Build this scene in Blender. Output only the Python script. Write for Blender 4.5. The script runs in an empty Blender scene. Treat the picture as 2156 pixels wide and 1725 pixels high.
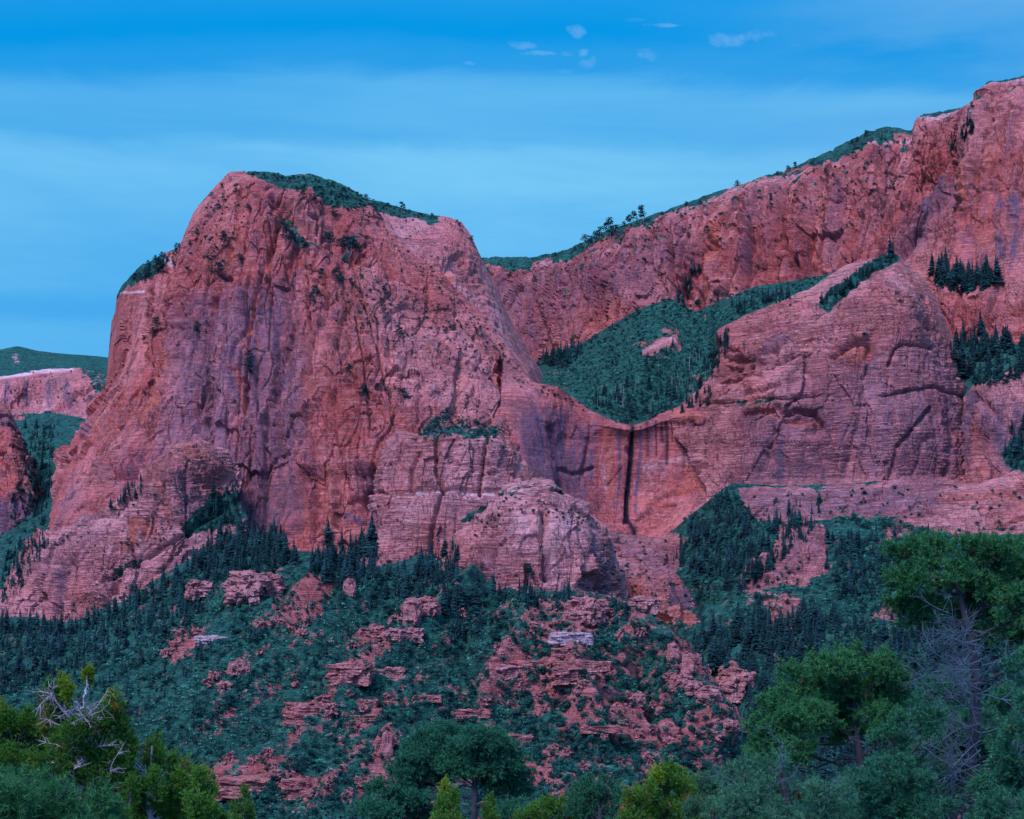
import bpy, math, random
import numpy as np
C = bpy.context.scene
COL = C.collection
R = math.radians
# ------------------------------------------------------------------ camera, sky, sun, exposure
F, CX, HZ, W0, H0 = 3318.0, 1078.0, 1250.0, 2156.0, 1725.0   # focal length, centre column and horizon row, in photo units
cam_d = bpy.data.cameras.new("camera"); cam = bpy.data.objects.new("camera", cam_d); COL.objects.link(cam)
cam.location = (0, 0, 0); cam.rotation_euler = (R(90), 0, 0)
cam_d.sensor_width = 36; cam_d.lens = 36 * F / W0; cam_d.shift_y = (HZ - H0 / 2) / W0
cam_d.clip_start = 0.5; cam_d.clip_end = 60000
C.camera = cam
C.view_settings.view_transform = 'Standard'; C.view_settings.look = 'None'
C.view_settings.gamma = 1; C.view_settings.exposure = 0.08

SUN_EL, SUN_AZ = 48.0, 212.0      # light comes from behind the camera, to the left
wd = bpy.data.worlds.new("World"); C.world = wd; wd.use_nodes = True
nt = wd.node_tree; N_ = nt.nodes; L_ = nt.links
for n in list(N_): N_.remove(n)
def wn(t, **k):
    n = N_.new(t)
    for a, b in k.items(): setattr(n, a, b)
    return n
out = wn('ShaderNodeOutputWorld'); bg = wn('ShaderNodeBackground'); L_.new(bg.outputs[0], out.inputs[0])
sky = wn('ShaderNodeTexSky', sky_type='NISHITA', sun_disc=False)
sky.sun_elevation = R(SUN_EL); sky.sun_rotation = R(SUN_AZ)
tc = wn('ShaderNodeTexCoord'); sep = wn('ShaderNodeSeparateXYZ'); L_.new(tc.outputs['Generated'], sep.inputs[0])
def wmath(op, a, b=None, clamp=False):
    n = wn('ShaderNodeMath', operation=op); n.use_clamp = clamp
    for i, v in enumerate((a, b)):
        if v is None: continue
        if isinstance(v, (int, float)): n.inputs[i].default_value = v
        else: L_.new(v, n.inputs[i])
    return n.outputs[0]
def wmix(f, a, b, mode='MIX'):
    n = wn('ShaderNodeMix', data_type='RGBA', blend_type=mode)
    for i, v in ((0, f), (6, a), (7, b)):
        if isinstance(v, (int, float)): n.inputs[i].default_value = v
        elif isinstance(v, tuple): n.inputs[i].default_value = (*v, 1)
        else: L_.new(v, n.inputs[i])
    return n.outputs[2]
def wramp(fac, stops, interp='EASE'):
    n = wn('ShaderNodeValToRGB'); n.color_ramp.interpolation = interp
    e = n.color_ramp.elements
    while len(e) < len(stops): e.new(0.5)
    for el, (p, c) in zip(e, stops):
        el.position = p; el.color = (*c, 1) if isinstance(c, tuple) else (c, c, c, 1)
    L_.new(fac, n.inputs[0]); return n.outputs[0]
def wnoise(scale, loc, sz, detail=5, rough=0.5, dist=0.0):
    m = wn('ShaderNodeMapping'); m.inputs['Scale'].default_value = sz; m.inputs['Location'].default_value = loc
    L_.new(tc.outputs['Generated'], m.inputs[0])
    n = wn('ShaderNodeTexNoise'); n.inputs['Scale'].default_value = scale; n.inputs['Detail'].default_value = detail
    n.inputs['Roughness'].default_value = rough; n.inputs['Distortion'].default_value = dist
    L_.new(m.outputs[0], n.inputs[0]); return n.outputs[0]
zz = sep.outputs[2]
ya = wmath('MAXIMUM', wmath('ABSOLUTE', sep.outputs[1]), 0.05)
uu = wmath('DIVIDE', sep.outputs[0], ya); vv = wmath('DIVIDE', zz, ya)      # slope of the ray: cloud sheets lie level
blue = wmix(0.05, (0.000, 0.300, 0.77), wmix(1.0, sky.outputs[0], (0.02, 0.06, 0.12), 'MULTIPLY'))
wv = wmath('ADD', vv, wmath('MULTIPLY', wmath('SUBTRACT', wnoise(2.6, (0, 0, 0), (1, 1, 3), 4), 0.5), 0.055))
wv = wmath('ADD', wv, wmath('MULTIPLY', uu, 0.02))
wv = wmath('ADD', wv, wmath('MULTIPLY', wmath('SUBTRACT', wnoise(9.0, (2, 7, 1), (1.0, 1.0, 3.5), 6, 0.62, 0.8), 0.5), 0.022))
band = wramp(wmath('MULTIPLY', wv, 2.0), [(2 * p, q) for p, q in [(0.0, 0.50), (0.12, 0.55), (0.162, 0.62), (0.172, 0.42), (0.177, 0.42), (0.192, 0.66), (0.210, 0.72), (0.235, 0.82), (0.276, 0.98), (0.292, 0.58), (0.302, 0.56), (0.314, 0.60), (0.334, 0.12), (0.352, 0.0), (0.376, 0.06), (0.46, 0.30)]])
streak = wramp(wnoise(2.4, (3, 1, 2), (1.0, 1.0, 8.0), 9, 0.62, 0.5), [(0.30, 0.66), (0.68, 1.0)])
soft = wmath('MULTIPLY', band, streak)
side = wramp(wmath('ADD', wmath('MULTIPLY', uu, 1.3), 0.5), [(0.0, 0.85), (0.2, 0.75), (0.5, 0.95), (1.0, 1.0)])
soft = wmath('MULTIPLY', soft, side)
c1 = wmix(soft, blue, (0.205, 0.59, 0.89))
pf = None
pw1 = wmath('MULTIPLY', wmath('SUBTRACT', wnoise(40.0, (2, 0, 0), (1, 1, 1.5), 5, 0.65), 0.5), 4.6); pw2 = wmath('MULTIPLY', wmath('SUBTRACT', wnoise(40.0, (0, 5, 0), (1, 1, 1.5), 5, 0.65), 0.5), 4.6)
for px_, py_, wx_, wy_ in ((1237, 133, 26, 15), (1360, 117, 34, 11), (1560, 82, 70, 14), (1100, 96, 26, 10), (1140, 113, 40, 7), (1208, 60, 16, 14), (1186, 150, 26, 7), (1222, 108, 14, 10), (1650, 96, 40, 6), (990, 132, 16, 6), (1352, 42, 26, 5), (1410, 52, 30, 5)):
    du_ = wmath('MULTIPLY', wmath('SUBTRACT', uu, (px_ - CX) / F), F / wx_); dv_ = wmath('MULTIPLY', wmath('SUBTRACT', vv, (HZ - py_) / F), F / wy_)
    du_ = wmath('ADD', du_, pw1); dv_ = wmath('ADD', dv_, pw2)
    e_ = wmath('SUBTRACT', 1.0, wmath('ADD', wmath('MULTIPLY', du_, du_), wmath('MULTIPLY', dv_, dv_)), True)
    pf = e_ if pf is None else wmath('ADD', pf, e_)
puff = wmath('MULTIPLY', pf, wramp(wnoise(26.0, (1.3, 0.4, 0.1), (1.0, 1.0, 2.2), 6, 0.6, 0.6), [(0.35, 0.0), (0.62, 1.0)]), True)
veil = wmath('MULTIPLY', wramp(wmath('ADD', wmath('MULTIPLY', uu, 1.3), 0.5), [(0.55, 0.0), (0.95, 0.65)]), wramp(wnoise(3.5, (5, 2, 8), (1.0, 1.0, 4.0), 6, 0.6), [(0.35, 0.0), (0.65, 1.0)]))
c1 = wmix(veil, c1, (0.15, 0.43, 0.78))
c2 = wmix(wmath('MULTIPLY', puff, 0.28), c1, (0.30, 0.56, 0.90))
# after-glow behind the camera (west), where the light comes from
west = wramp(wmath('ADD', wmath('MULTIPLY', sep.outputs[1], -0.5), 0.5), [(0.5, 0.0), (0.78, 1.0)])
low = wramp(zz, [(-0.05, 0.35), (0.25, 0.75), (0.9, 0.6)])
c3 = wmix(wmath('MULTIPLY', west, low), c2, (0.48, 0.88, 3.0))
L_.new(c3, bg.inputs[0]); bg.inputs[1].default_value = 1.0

sl = bpy.data.lights.new("sun", 'SUN'); sl.energy = 3.7; sl.angle = R(20); sl.color = (1.0, 0.76, 1.12)
sun = bpy.data.objects.new("sun", sl); COL.objects.link(sun)
az = R(SUN_AZ)     # direction to the light, measured from +Y clockwise
dv = np.array([math.sin(az) * math.cos(R(SUN_EL)), math.cos(az) * math.cos(R(SUN_EL)), math.sin(R(SUN_EL))])
from mathutils import Vector
sun.rotation_euler = Vector(dv).to_track_quat('Z', 'Y').to_euler()

# ------------------------------------------------------------------ noise
rng = np.random.default_rng(7); random.seed(7)
_G = rng.normal(size=(256, 3)); _G /= np.linalg.norm(_G, axis=1)[:, None]; _G = _G.astype(np.float32)
_P = rng.permutation(256).astype(np.int32)
def perlin(x, y, z):
    x, y, z = np.broadcast_arrays(x, y, z)
    xi = np.floor(x).astype(np.int32); yi = np.floor(y).astype(np.int32); zi = np.floor(z).astype(np.int32)
    xf = (x - xi).astype(np.float32); yf = (y - yi).astype(np.float32); zf = (z - zi).astype(np.float32)
    u = xf * xf * xf * (xf * (xf * 6 - 15) + 10); v = yf * yf * yf * (yf * (yf * 6 - 15) + 10); w = zf * zf * zf * (zf * (zf * 6 - 15) + 10)
    r = 0
    for a in (0, 1):
        px = _P[(xi + a) & 255]
        for b in (0, 1):
            py = _P[(px + yi + b) & 255]
            for c in (0, 1):
                g = _G[_P[(py + zi + c) & 255]]
                d = g[..., 0] * (xf - a) + g[..., 1] * (yf - b) + g[..., 2] * (zf - c)
                r = r + d * (u if a else 1 - u) * (v if b else 1 - v) * (w if c else 1 - w)
    return r * 1.5
def fbm(x, y, z, o=4, g=0.5):
    r = 0; a = 1.0; s = 0
    for i in range(o):
        r = r + a * perlin(x * 2**i + 17.3 * i, y * 2**i + 5.1 * i, z * 2**i + 9.7 * i); s += a; a *= g
    return r / s
def sstep(a, b, x):
    t = np.clip((x - a) / (b - a), 0, 1); return t * t * (3 - 2 * t)

def facets(x, y, z, seed=0):
    """rock facets: every cell is a plane with its own tilt and offset"""
    xi, yi, zi = np.floor(x).astype(np.int32), np.floor(y).astype(np.int32), np.floor(z).astype(np.int32)
    best = np.full(x.shape, 1e9, np.float32); val = np.zeros(x.shape, np.float32)
    for a in (-1, 0, 1):
        for b in (-1, 0, 1):
            for c in (-1, 0, 1):
                h = _P[(_P[(_P[(xi + a + seed) & 255] + yi + b) & 255] + zi + c) & 255]; g = _G[h]
                dx = x - (xi + a + 0.5 + 0.42 * g[..., 0]); dy = y - (yi + b + 0.5 + 0.42 * g[..., 1]); dz = z - (zi + c + 0.5 + 0.42 * g[..., 2])
                d = dx * dx + dy * dy + dz * dz; m = d < best
                v = g[..., 1] * 0.7 + 1.1 * (g[..., 2] * dx + g[..., 0] * dz * 0.8 + g[..., 1] * dy * 0.5)
                best = np.where(m, d, best); val = np.where(m, v, val)
    return val

# ------------------------------------------------------------------ materials
def mat_new(name):
    m = bpy.data.materials.new(name); m.use_nodes = True
    t = m.node_tree; b = t.nodes['Principled BSDF']; b.inputs['Roughness'].default_value = 0.9
    b.inputs['Specular IOR Level'].default_value = 0.15
    return m, t, b
class NB:
    def __init__(s, t): s.t = t; s.tc = t.nodes.new('ShaderNodeTexCoord')
    def link(s, v, sock):
        if isinstance(v, (int, float)): sock.default_value = v
        elif isinstance(v, tuple): sock.default_value = (*v, 1) if len(v) == 3 else v
        else: s.t.links.new(v, sock)
    def noise(s, sc, sz=(1, 1, 1), detail=6, rough=0.55, dist=0.0, loc=(0, 0, 0)):
        m = s.t.nodes.new('ShaderNodeMapping'); m.inputs['Scale'].default_value = [sc * q for q in sz]; m.inputs['Location'].default_value = loc
        s.t.links.new(s.tc.outputs['Object'], m.inputs[0])
        n = s.t.nodes.new('ShaderNodeTexNoise'); n.inputs['Scale'].default_value = 1; n.inputs['Detail'].default_value = detail
        n.inputs['Roughness'].default_value = rough; n.inputs['Distortion'].default_value = dist
        s.t.links.new(m.outputs[0], n.inputs[0]); return n.outputs[0]
    def ramp(s, f, a, b, lo=0.0, hi=1.0):
        n = s.t.nodes.new('ShaderNodeMapRange'); n.interpolation_type = 'SMOOTHSTEP'
        s.link(f, n.inputs[0]); n.inputs[1].default_value = a; n.inputs[2].default_value = b
        n.inputs[3].default_value = lo; n.inputs[4].default_value = hi; return n.outputs[0]
    def mix(s, f, a, b, mode='MIX'):
        n = s.t.nodes.new('ShaderNodeMix'); n.data_type = 'RGBA'; n.blend_type = mode
        s.link(f, n.inputs[0]); s.link(a, n.inputs[6]); s.link(b, n.inputs[7]); return n.outputs[2]
    def math(s, op, a, b=0.0):
        n = s.t.nodes.new('ShaderNodeMath'); n.operation = op; s.link(a, n.inputs[0]); s.link(b, n.inputs[1]); return n.outputs[0]
    def attr(s, name):
        n = s.t.nodes.new('ShaderNodeAttribute'); n.attribute_name = name
        p = s.t.nodes.new('ShaderNodeSeparateColor'); s.t.links.new(n.outputs['Color'], p.inputs[0]); return p.outputs
    def bump(s, h, dist, strength, bsdf):
        n = s.t.nodes.new('ShaderNodeBump'); n.inputs['Distance'].default_value = dist; n.inputs['Strength'].default_value = strength
        s.link(h, n.inputs['Height']); s.t.links.new(n.outputs[0], bsdf.inputs['Normal'])

def rock_material(name, red=(0.52, 0.125, 0.085), pink=(0.66, 0.25, 0.19), beds=0.5, dark=(0.20, 0.11, 0.14), k=1.0, scale=1.0, soil=None, bright=1.0):
    m, t, b = mat_new(name); q = NB(t)
    base = q.mix(q.ramp(q.noise(0.011 * scale, (1, 1, 0.6), 5), 0.35, 0.65), red, pink)
    # vertical weathering streaks and iron-red flakes
    st = q.noise(0.075 * scale, (1, 1, 0.07), 5, 0.6, 0.4)
    base = q.mix(q.math('MULTIPLY', q.ramp(st, 0.50, 0.66), 0.55 * k), base, dark)
    st2 = q.noise(0.10 * scale, (1, 1, 0.13), 4, 0.6, 0.4, (7, 3, 1))
    base = q.mix(q.math('MULTIPLY', q.ramp(st2, 0.56, 0.68), 0.65 * k), base, (0.54, 0.165, 0.10))
    # flat beds, each a little lighter or darker
    bd = q.noise(0.5 * scale, (0.05, 0.05, 1.0), 6, 0.65, 0.6)
    base = q.mix(q.math('MULTIPLY', q.ramp(bd, 0.56, 0.68), beds), base, (0.13, 0.055, 0.06))
    base = q.mix(q.math('MULTIPLY', q.ramp(bd, 0.46, 0.34), beds), base, (0.66, 0.36, 0.30))
    cr = q.noise(0.16 * scale, (1, 1, 1.5), 8, 0.7)
    base = q.mix(q.ramp(cr, 0.35, 0.70, 0.28, 0.0), base, (0.17, 0.06, 0.06))
    base = q.mix(q.ramp(cr, 0.55, 0.75, 0.0, 0.5), base, (0.68, 0.36, 0.28))
    vo = t.nodes.new('ShaderNodeTexVoronoi'); vo.feature = 'DISTANCE_TO_EDGE'; vm = t.nodes.new('ShaderNodeMapping'); vm.inputs['Scale'].default_value = [0.042 * scale, 0.042 * scale, 0.016 * scale]
    wn_ = t.nodes.new('ShaderNodeTexNoise'); wn_.inputs['Scale'].default_value = 0.05 * scale; wn_.inputs['Detail'].default_value = 5; t.links.new(q.tc.outputs['Object'], wn_.inputs[0])
    va = t.nodes.new('ShaderNodeVectorMath'); va.operation = 'MULTIPLY_ADD'; va.inputs[1].default_value = (26 / scale, 26 / scale, 40 / scale); t.links.new(wn_.outputs['Color'], va.inputs[0]); t.links.new(q.tc.outputs['Object'], va.inputs[2])
    t.links.new(va.outputs[0], vm.inputs[0]); t.links.new(vm.outputs[0], vo.inputs[0])
    crk = q.ramp(vo.outputs['Distance'], 0.0, 0.045, 1.0, 0.0); crk = q.math('MULTIPLY', crk, q.ramp(q.noise(0.03 * scale, (1, 1, 1), 3), 0.45, 0.6))
    base = q.mix(q.math('MULTIPLY', crk, 0.45), base, (0.10, 0.035, 0.04))
    for sz_, sc_, thr, amt, lc in (((0.06, 0.06, 1.0), 0.20, 0.030, 0.50 * min(1, beds * 1.2), 1), ((0.10, 0.10, 1.3), 0.42, 0.035, 0.35 * beds, 5), ((1.0, 1.0, 0.14), 0.035, 0.012, 0.6 * min(1, k + 0.3), 9), ((1.0, 1.0, 0.22), 0.09, 0.012, 0.4 * min(1, k + 0.3), 14)):
        ln_ = q.noise(sc_ * scale, sz_, 5, 0.6, 0.0, (lc, lc, lc)); al = q.math('ABSOLUTE', q.math('SUBTRACT', ln_, 0.5))
        gate = q.ramp(q.noise(0.018 * scale, (1, 1, 1), 3, 0.5, 0.0, (lc, 0, lc)), 0.42, 0.56)
        lm = q.math('MULTIPLY', q.math('MULTIPLY', q.ramp(al, 0.0, thr, 1.0, 0.0), gate), amt)
        base = q.mix(lm, base, (0.09, 0.032, 0.04)); crk = q.math('ADD', crk, lm)
    fine = q.noise(0.7 * scale, (1, 1, 1.6), 6, 0.75)
    base = q.mix(q.ramp(fine, 0.40, 0.28, 0.0, 0.38), base, (0.16, 0.07, 0.075)); base = q.mix(q.ramp(fine, 0.58, 0.72, 0.0, 0.5), base, (0.74, 0.46, 0.42))
    if soil:
        base = q.mix(q.ramp(q.noise(0.06, (1, 1, 1), 6, 0.6), 0.45, 0.6), base, soil)
    a = q.attr('paint')
    e = q.noise(0.10 * scale, (1, 1, 0.12), 6, 0.65)
    e2 = q.noise(0.22 * scale, (1, 1, 1), 6, 0.65)
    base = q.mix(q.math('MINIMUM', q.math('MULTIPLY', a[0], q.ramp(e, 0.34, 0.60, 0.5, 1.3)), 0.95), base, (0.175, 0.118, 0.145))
    base = q.mix(q.ramp(q.math('ADD', a[1], q.math('MULTIPLY', q.math('SUBTRACT', e, 0.5), 0.9)), 0.15, 0.9), base, (0.56, 0.17, 0.10))
    base = q.mix(q.ramp(q.math('ADD', a[2], q.math('MULTIPLY', q.math('SUBTRACT', e2, 0.5), 0.9)), 0.15, 0.9), base, (0.74, 0.52, 0.46))
    v = q.attr('cover')
    gn = q.noise(0.09, (1, 1, 1), 8, 0.7, 0.0, (4, 4, 4))
    green = q.mix(q.ramp(q.noise(0.12, (1, 1, 1), 8, 0.72), 0.38, 0.62), (0.003, 0.036, 0.034), (0.032, 0.175, 0.105))
    base = q.mix(q.ramp(q.math('ADD', v[0], q.math('MULTIPLY', q.math('SUBTRACT', gn, 0.5), 1.5)), 0.40, 0.56), base, green)
    base = q.mix(q.math('MULTIPLY', v[1], 1.0), base, (0.012, 0.012, 0.022))     # wet black water stain
    base = q.mix(1.0, base, (bright, bright, bright), 'MULTIPLY')
    t.links.new(base, b.inputs['Base Color'])
    h = q.math('ADD', q.math('MULTIPLY', cr, 1.0), q.math('MULTIPLY', bd, 0.9 * beds + 0.1))
    h = q.math('ADD', h, q.math('MULTIPLY', crk, -0.8)); h = q.math('ADD', h, q.math('MULTIPLY', fine, 0.25))
    h = q.math('ADD', h, q.math('MULTIPLY', q.noise(0.10 * scale, (1, 1, 0.15), 6, 0.65), 0.8))
    q.bump(h, 5.0 / scale, 0.9, b)
    return m
M_cliff = rock_material('sandstone')
M_slab = rock_material('bedded_sandstone', red=(0.56, 0.185, 0.135), pink=(0.68, 0.31, 0.245), beds=0.95, k=0.6)
M_pale = rock_material('pale_banded_sandstone', red=(0.62, 0.24, 0.18), pink=(0.78, 0.40, 0.34), beds=1.0, k=0.5)
M_far = rock_material('far_sandstone', red=(0.60, 0.21, 0.17), pink=(0.66, 0.32, 0.27), beds=0.4, k=0.8)
M_talus = rock_material('red_soil', red=(0.42, 0.14, 0.11), pink=(0.52, 0.21, 0.17), beds=0.7, k=0.1, soil=(0.42, 0.145, 0.115))
M_ground = rock_material('valley_ground', red=(0.30, 0.10, 0.07), pink=(0.34, 0.15, 0.11), beds=0.0, k=0.0)

# ------------------------------------------------------------------ mesh helpers
def tag(o, label=None, cat=None, group=None, kind=None):
    if label: o['label'] = label
    if cat: o['category'] = cat
    if group: o['group'] = group
    if kind: o['kind'] = kind
    return o
def mesh_np(name, verts, faces, mats, matidx=None, smooth=False):
    """verts (n,3); faces (m,k) array with k 3 or 4"""
    me = bpy.data.meshes.new(name); k = faces.shape[1]
    me.vertices.add(len(verts)); me.vertices.foreach_set('co', np.ascontiguousarray(verts, dtype=np.float32).ravel())
    me.loops.add(faces.size); me.loops.foreach_set('vertex_index', np.ascontiguousarray(faces, dtype=np.int32).ravel())
    me.polygons.add(len(faces)); me.polygons.foreach_set('loop_start', np.arange(0, faces.size, k, dtype=np.int32))
    for m in mats: me.materials.append(m)
    if matidx is not None: me.polygons.foreach_set('material_index', np.ascontiguousarray(matidx, dtype=np.int32))
    me.update(calc_edges=True)
    me.polygons.foreach_set('use_smooth', np.full(len(faces), smooth, dtype=bool))
    me.update()
    return me
def link(name, me, parent=None, loc=(0, 0, 0), rz=0.0, sc=None):
    o = bpy.data.objects.new(name, me); COL.objects.link(o); o.location = loc; o.rotation_euler = (0, 0, rz)
    if sc is not None: o.scale = (sc, sc, sc) if isinstance(sc, (int, float)) else sc
    if parent: o.parent = parent
    return o
def unproj(px, py, Y): return np.stack([(px - CX) / F * Y, Y + 0 * px, (HZ - py) / F * Y], -1)
def cr(P0, P1, P2, P3, t):
    return 0.5 * ((2 * P1) + (-P0 + P2) * t + (2 * P0 - 5 * P1 + 4 * P2 - P3) * t**2 + (-P0 + 3 * P1 - 3 * P2 + P3) * t**3)
def resample(G, n, axis):
    G = np.moveaxis(G, axis, 0); k = G.shape[0]
    s = np.linspace(0, k - 1, n); i = np.minimum(np.floor(s).astype(int), k - 2); t = (s - i).reshape(-1, *([1] * (G.ndim - 1)))
    g = lambda j: G[np.clip(j, 0, k - 1)]
    e = lambda j: np.where((j < 0).reshape(-1, *([1] * (G.ndim - 1))), 2 * G[0] - G[1], np.where((j > k - 1).reshape(-1, *([1] * (G.ndim - 1))), 2 * G[-1] - G[-2], g(j)))
    # blend of smooth and straight keeps the traced outline crisp
    c = 0.3 * cr(e(i - 1), g(i), g(i + 1), e(i + 2), t) + 0.7 * (g(i) * (1 - t) + g(i + 1) * t)
    return np.moveaxis(c, 0, axis)
def pdist(px, py, line, closed=False):
    d = np.full(px.shape, 1e9, np.float32); side = np.zeros(px.shape, np.float32)
    L = list(line) + ([line[0]] if closed else [])
    for (x0, y0), (x1, y1) in zip(L[:-1], L[1:]):
        dx, dy = x1 - x0, y1 - y0; l2 = dx * dx + dy * dy + 1e-9
        t = np.clip(((px - x0) * dx + (py - y0) * dy) / l2, 0, 1)
        ex = px - x0 - t * dx; ey = py - y0 - t * dy; q = np.hypot(ex, ey)
        s = np.sign(dx * (py - y0) - dy * (px - x0)); m = q < d
        d = np.where(m, q, d); side = np.where(m, s, side)
    return d, side
def inside(px, py, poly):
    r = np.zeros(np.shape(px), bool); n = len(poly)
    for i in range(n):
        x0, y0 = poly[i]; x1, y1 = poly[(i + 1) % n]
        if y0 == y1: continue
        c = ((y0 > py) != (y1 > py)) & (px < (x1 - x0) * (py - y0) / (y1 - y0) + x0); r ^= c
    return r
def region(px, py, poly, soft=14):
    d, _ = pdist(px, py, poly, True); i = inside(px, py, poly)
    return np.clip(0.5 + np.where(i, d, -d) / (2 * soft), 0, 1)

CELL = 3.0; BX0, BY0 = -300, 0; BW, BH = int(2800 / CELL), int(2000 / CELL)
ZB = np.full((BH, BW), 1e9, np.float32); CB = np.zeros((BH, BW), np.float32); VB = np.zeros((BH, BW, 3), np.float32); IB = np.full((BH, BW), -1, np.int32)
patch_names = []
def splat(P, pid, cv):
    px = CX + P[:, 0] / P[:, 1] * F; py = HZ - P[:, 2] / P[:, 1] * F
    ix = ((px - BX0) / CELL).astype(int); iy = ((py - BY0) / CELL).astype(int)
    ok = (ix >= 0) & (ix < BW) & (iy >= 0) & (iy < BH); ix, iy, P, cv = ix[ok], iy[ok], P[ok], cv[ok]
    o = np.argsort(-P[:, 1]); ix, iy, P, cv = ix[o], iy[o], P[o], cv[o]     # nearest written last
    m = P[:, 1] < ZB[iy, ix]; ix, iy, P, cv = ix[m], iy[m], P[m], cv[m]
    ZB[iy, ix] = P[:, 1]; VB[iy, ix] = P; IB[iy, ix] = pid; CB[iy, ix] = cv

def patch(name, grid, mat, step=2.0, disp=None, smooth=False, feats=(), paint=(), cover=None, back=(60, 0, 260, -90, 500, -420), kind='structure', crest=0.22):
    G = np.array(grid, float); G[..., 2] = np.log(G[..., 2])
    w = np.abs(np.diff(G[..., 0], axis=1)).sum(1).max(); h = np.hypot(np.diff(G[..., 1], axis=0), np.diff(G[..., 0], axis=0)).sum(0).max()
    nu, nv = max(8, int(w / step)), max(8, int(h / step))
    G = resample(resample(G, nu, 1), nv, 0)
    px, py = G[..., 0], G[..., 1]; P = unproj(px, py, np.exp(G[..., 2]))
    nb = 0
    if back:
        crow = P[0]; rows = []
        for j in range(len(back) // 2 - 1, -1, -1):
            dy, dz = back[2 * j], back[2 * j + 1]
            rows.append(crow + np.array([0, dy, dz]) + crow * np.array([dy / 2000.0, 0, 0]))
        nb = len(rows); P = np.concatenate([np.stack(rows), P]); px = np.concatenate([np.repeat(px[:1], nb, 0), px]); py = np.concatenate([np.repeat(py[:1], nb, 0), py])
    du = np.gradient(P, axis=1); dvv = np.gradient(P, axis=0); N = np.cross(dvv, du); N /= np.linalg.norm(N, axis=-1)[..., None] + 1e-9
    if N[nv // 2, nu // 2, 1] > 0: N = -N
    A = rock_disp if disp is None else disp
    D = A(P, px, py)
    for f in feats:
        line, wd_, amp = f[0], f[1], f[2]; mode = f[3] if len(f) > 3 else 'g'
        d, s = pdist(px, py, line)
        d = d * (1 + 0.5 * perlin(P[..., 0] / 9, P[..., 1] / 9, P[..., 2] / 9))
        if mode == 'g': D = D + amp * np.exp(-(d / wd_) ** 2)
        elif mode == 'o':   # overhang: drops away on one side of the line only (positive side = right of travel)
            D = D + amp * np.where(s > 0, np.exp(-(d / wd_)), np.exp(-(d / 3.0) ** 2) * 0.5)
        elif mode == 'r': D = D + amp * region(px, py, line, wd_)
    fade = crest + (1 - crest) * sstep(0, 45, np.abs(py - py[nb:nb + 1]) + 0 * D)     # keep the crest on its outline
    fade[:nb] = 0.3
    P = P + N * (D * fade)[..., None]
    nvv = P.shape[0]
    idx = np.arange(nvv * nu).reshape(nvv, nu)
    Fq = np.stack([idx[:-1, :-1], idx[1:, :-1], idx[1:, 1:], idx[:-1, 1:]], -1).reshape(-1, 4)
    V = P.reshape(-1, 3)
    me = mesh_np(name, V, Fq, [mat], smooth=smooth)
    pa = np.zeros((nvv, nu, 4), np.float32); pa[..., 3] = 1; co = pa.copy()
    wq = [fbm(P[..., 0] / 45 + o_, P[..., 1] / 45, P[..., 2] / 45, 5, 0.62) * 26 for o_ in (0, 31)]
    wpx, wpy = px + wq[0], py + wq[1]; qx = px + wq[0] * 0.35
    for line, wd_, ch, s, *mode in paint:
        if mode and mode[0] == 'r': v = region(wpx, wpy, line, wd_) * s
        else: v = s * np.exp(-(pdist(qx if wd_ > 6 else px, py, line)[0] / wd_) ** 2)
        if ch == 3: co[..., 1] = np.maximum(co[..., 1], v)
        elif ch == 4: co[..., 0] = np.maximum(co[..., 0], v)
        else: pa[..., ch] = np.maximum(pa[..., ch], v)
    if cover is not None: co[..., 0] = np.maximum(co[..., 0], cover(P, wpx, wpy, N))
    for nm, arr in (('paint', pa), ('cover', co)):
        at = me.attributes.new(nm, 'FLOAT_COLOR', 'POINT'); at.data.foreach_set('color', arr.ravel())
    o = link(name, me); tag(o, kind=kind)
    patch_names.append(name); splat(V, len(patch_names) - 1, co[..., 0].ravel())
    return o

def rock_disp(P, px, py, flute=1.0, bed=1.0, blk=1.0, s=1.0, bedh=11.0, terr=0.0):
    x, y, z = P[..., 0] / s, P[..., 1] / s, P[..., 2] / s
    wx = fbm(x / 90, y / 90, z / 90, 3)
    D = 15 * flute * fbm((x + 30 * wx) / 130, y / 130, z / 520, 3)
    r = 1 - np.abs(perlin((x + 25 * wx) / 42, y / 60, z / 330)) * 2; D = D - 5.5 * flute * np.clip(r - 0.8, 0, 1) / 0.2
    r = 1 - np.abs(perlin((x + 12 * wx) / 19 + 9, y / 30, z / 150 + 4)) * 2; D = D - 3.2 * flute * np.clip(r - 0.82, 0, 1) / 0.18
    w1 = fbm(x / 40, y / 40, z / 60, 3) * 0.5
    D = D + 7.0 * blk * facets(x / 62 + w1, y / 90, z / 250 + w1, 3) + 3.0 * blk * facets(x / 25 + w1, y / 34 + w1, z / 74, 9) + 0.7 * blk * facets(x / 11, y / 13, z / 13 + w1, 27)
    bm = sstep(-0.15, 0.2, perlin(x / 140 + 5, y / 140, z / 110)) * 0.8 + 0.2
    b = (z + 9 * wx + 0.12 * x) / bedh; fr = b - np.floor(b); lvl = perlin(np.floor(b) * 3.7, x / 160, y / 160)
    D = D + bed * bm * (3.4 * fr * (1 + lvl * 1.5))
    b = (z + 7 * wx - 0.08 * x) / (bedh * 0.36); fr = b - np.floor(b); D = D + bed * bm * 1.0 * fr
    if terr:
        b = (z + 10 * fbm(x / 120, y / 120, z / 200, 2) + 0.05 * x) / 31.0; D = D + terr * (b - np.floor(b)) ** 0.8
    D = D + 1.3 * fbm(x / 13, y / 13, z / 13, 4, 0.6)
    return D * s
def dm(**k): return lambda P, px, py: rock_disp(P, px, py, **k)

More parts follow.
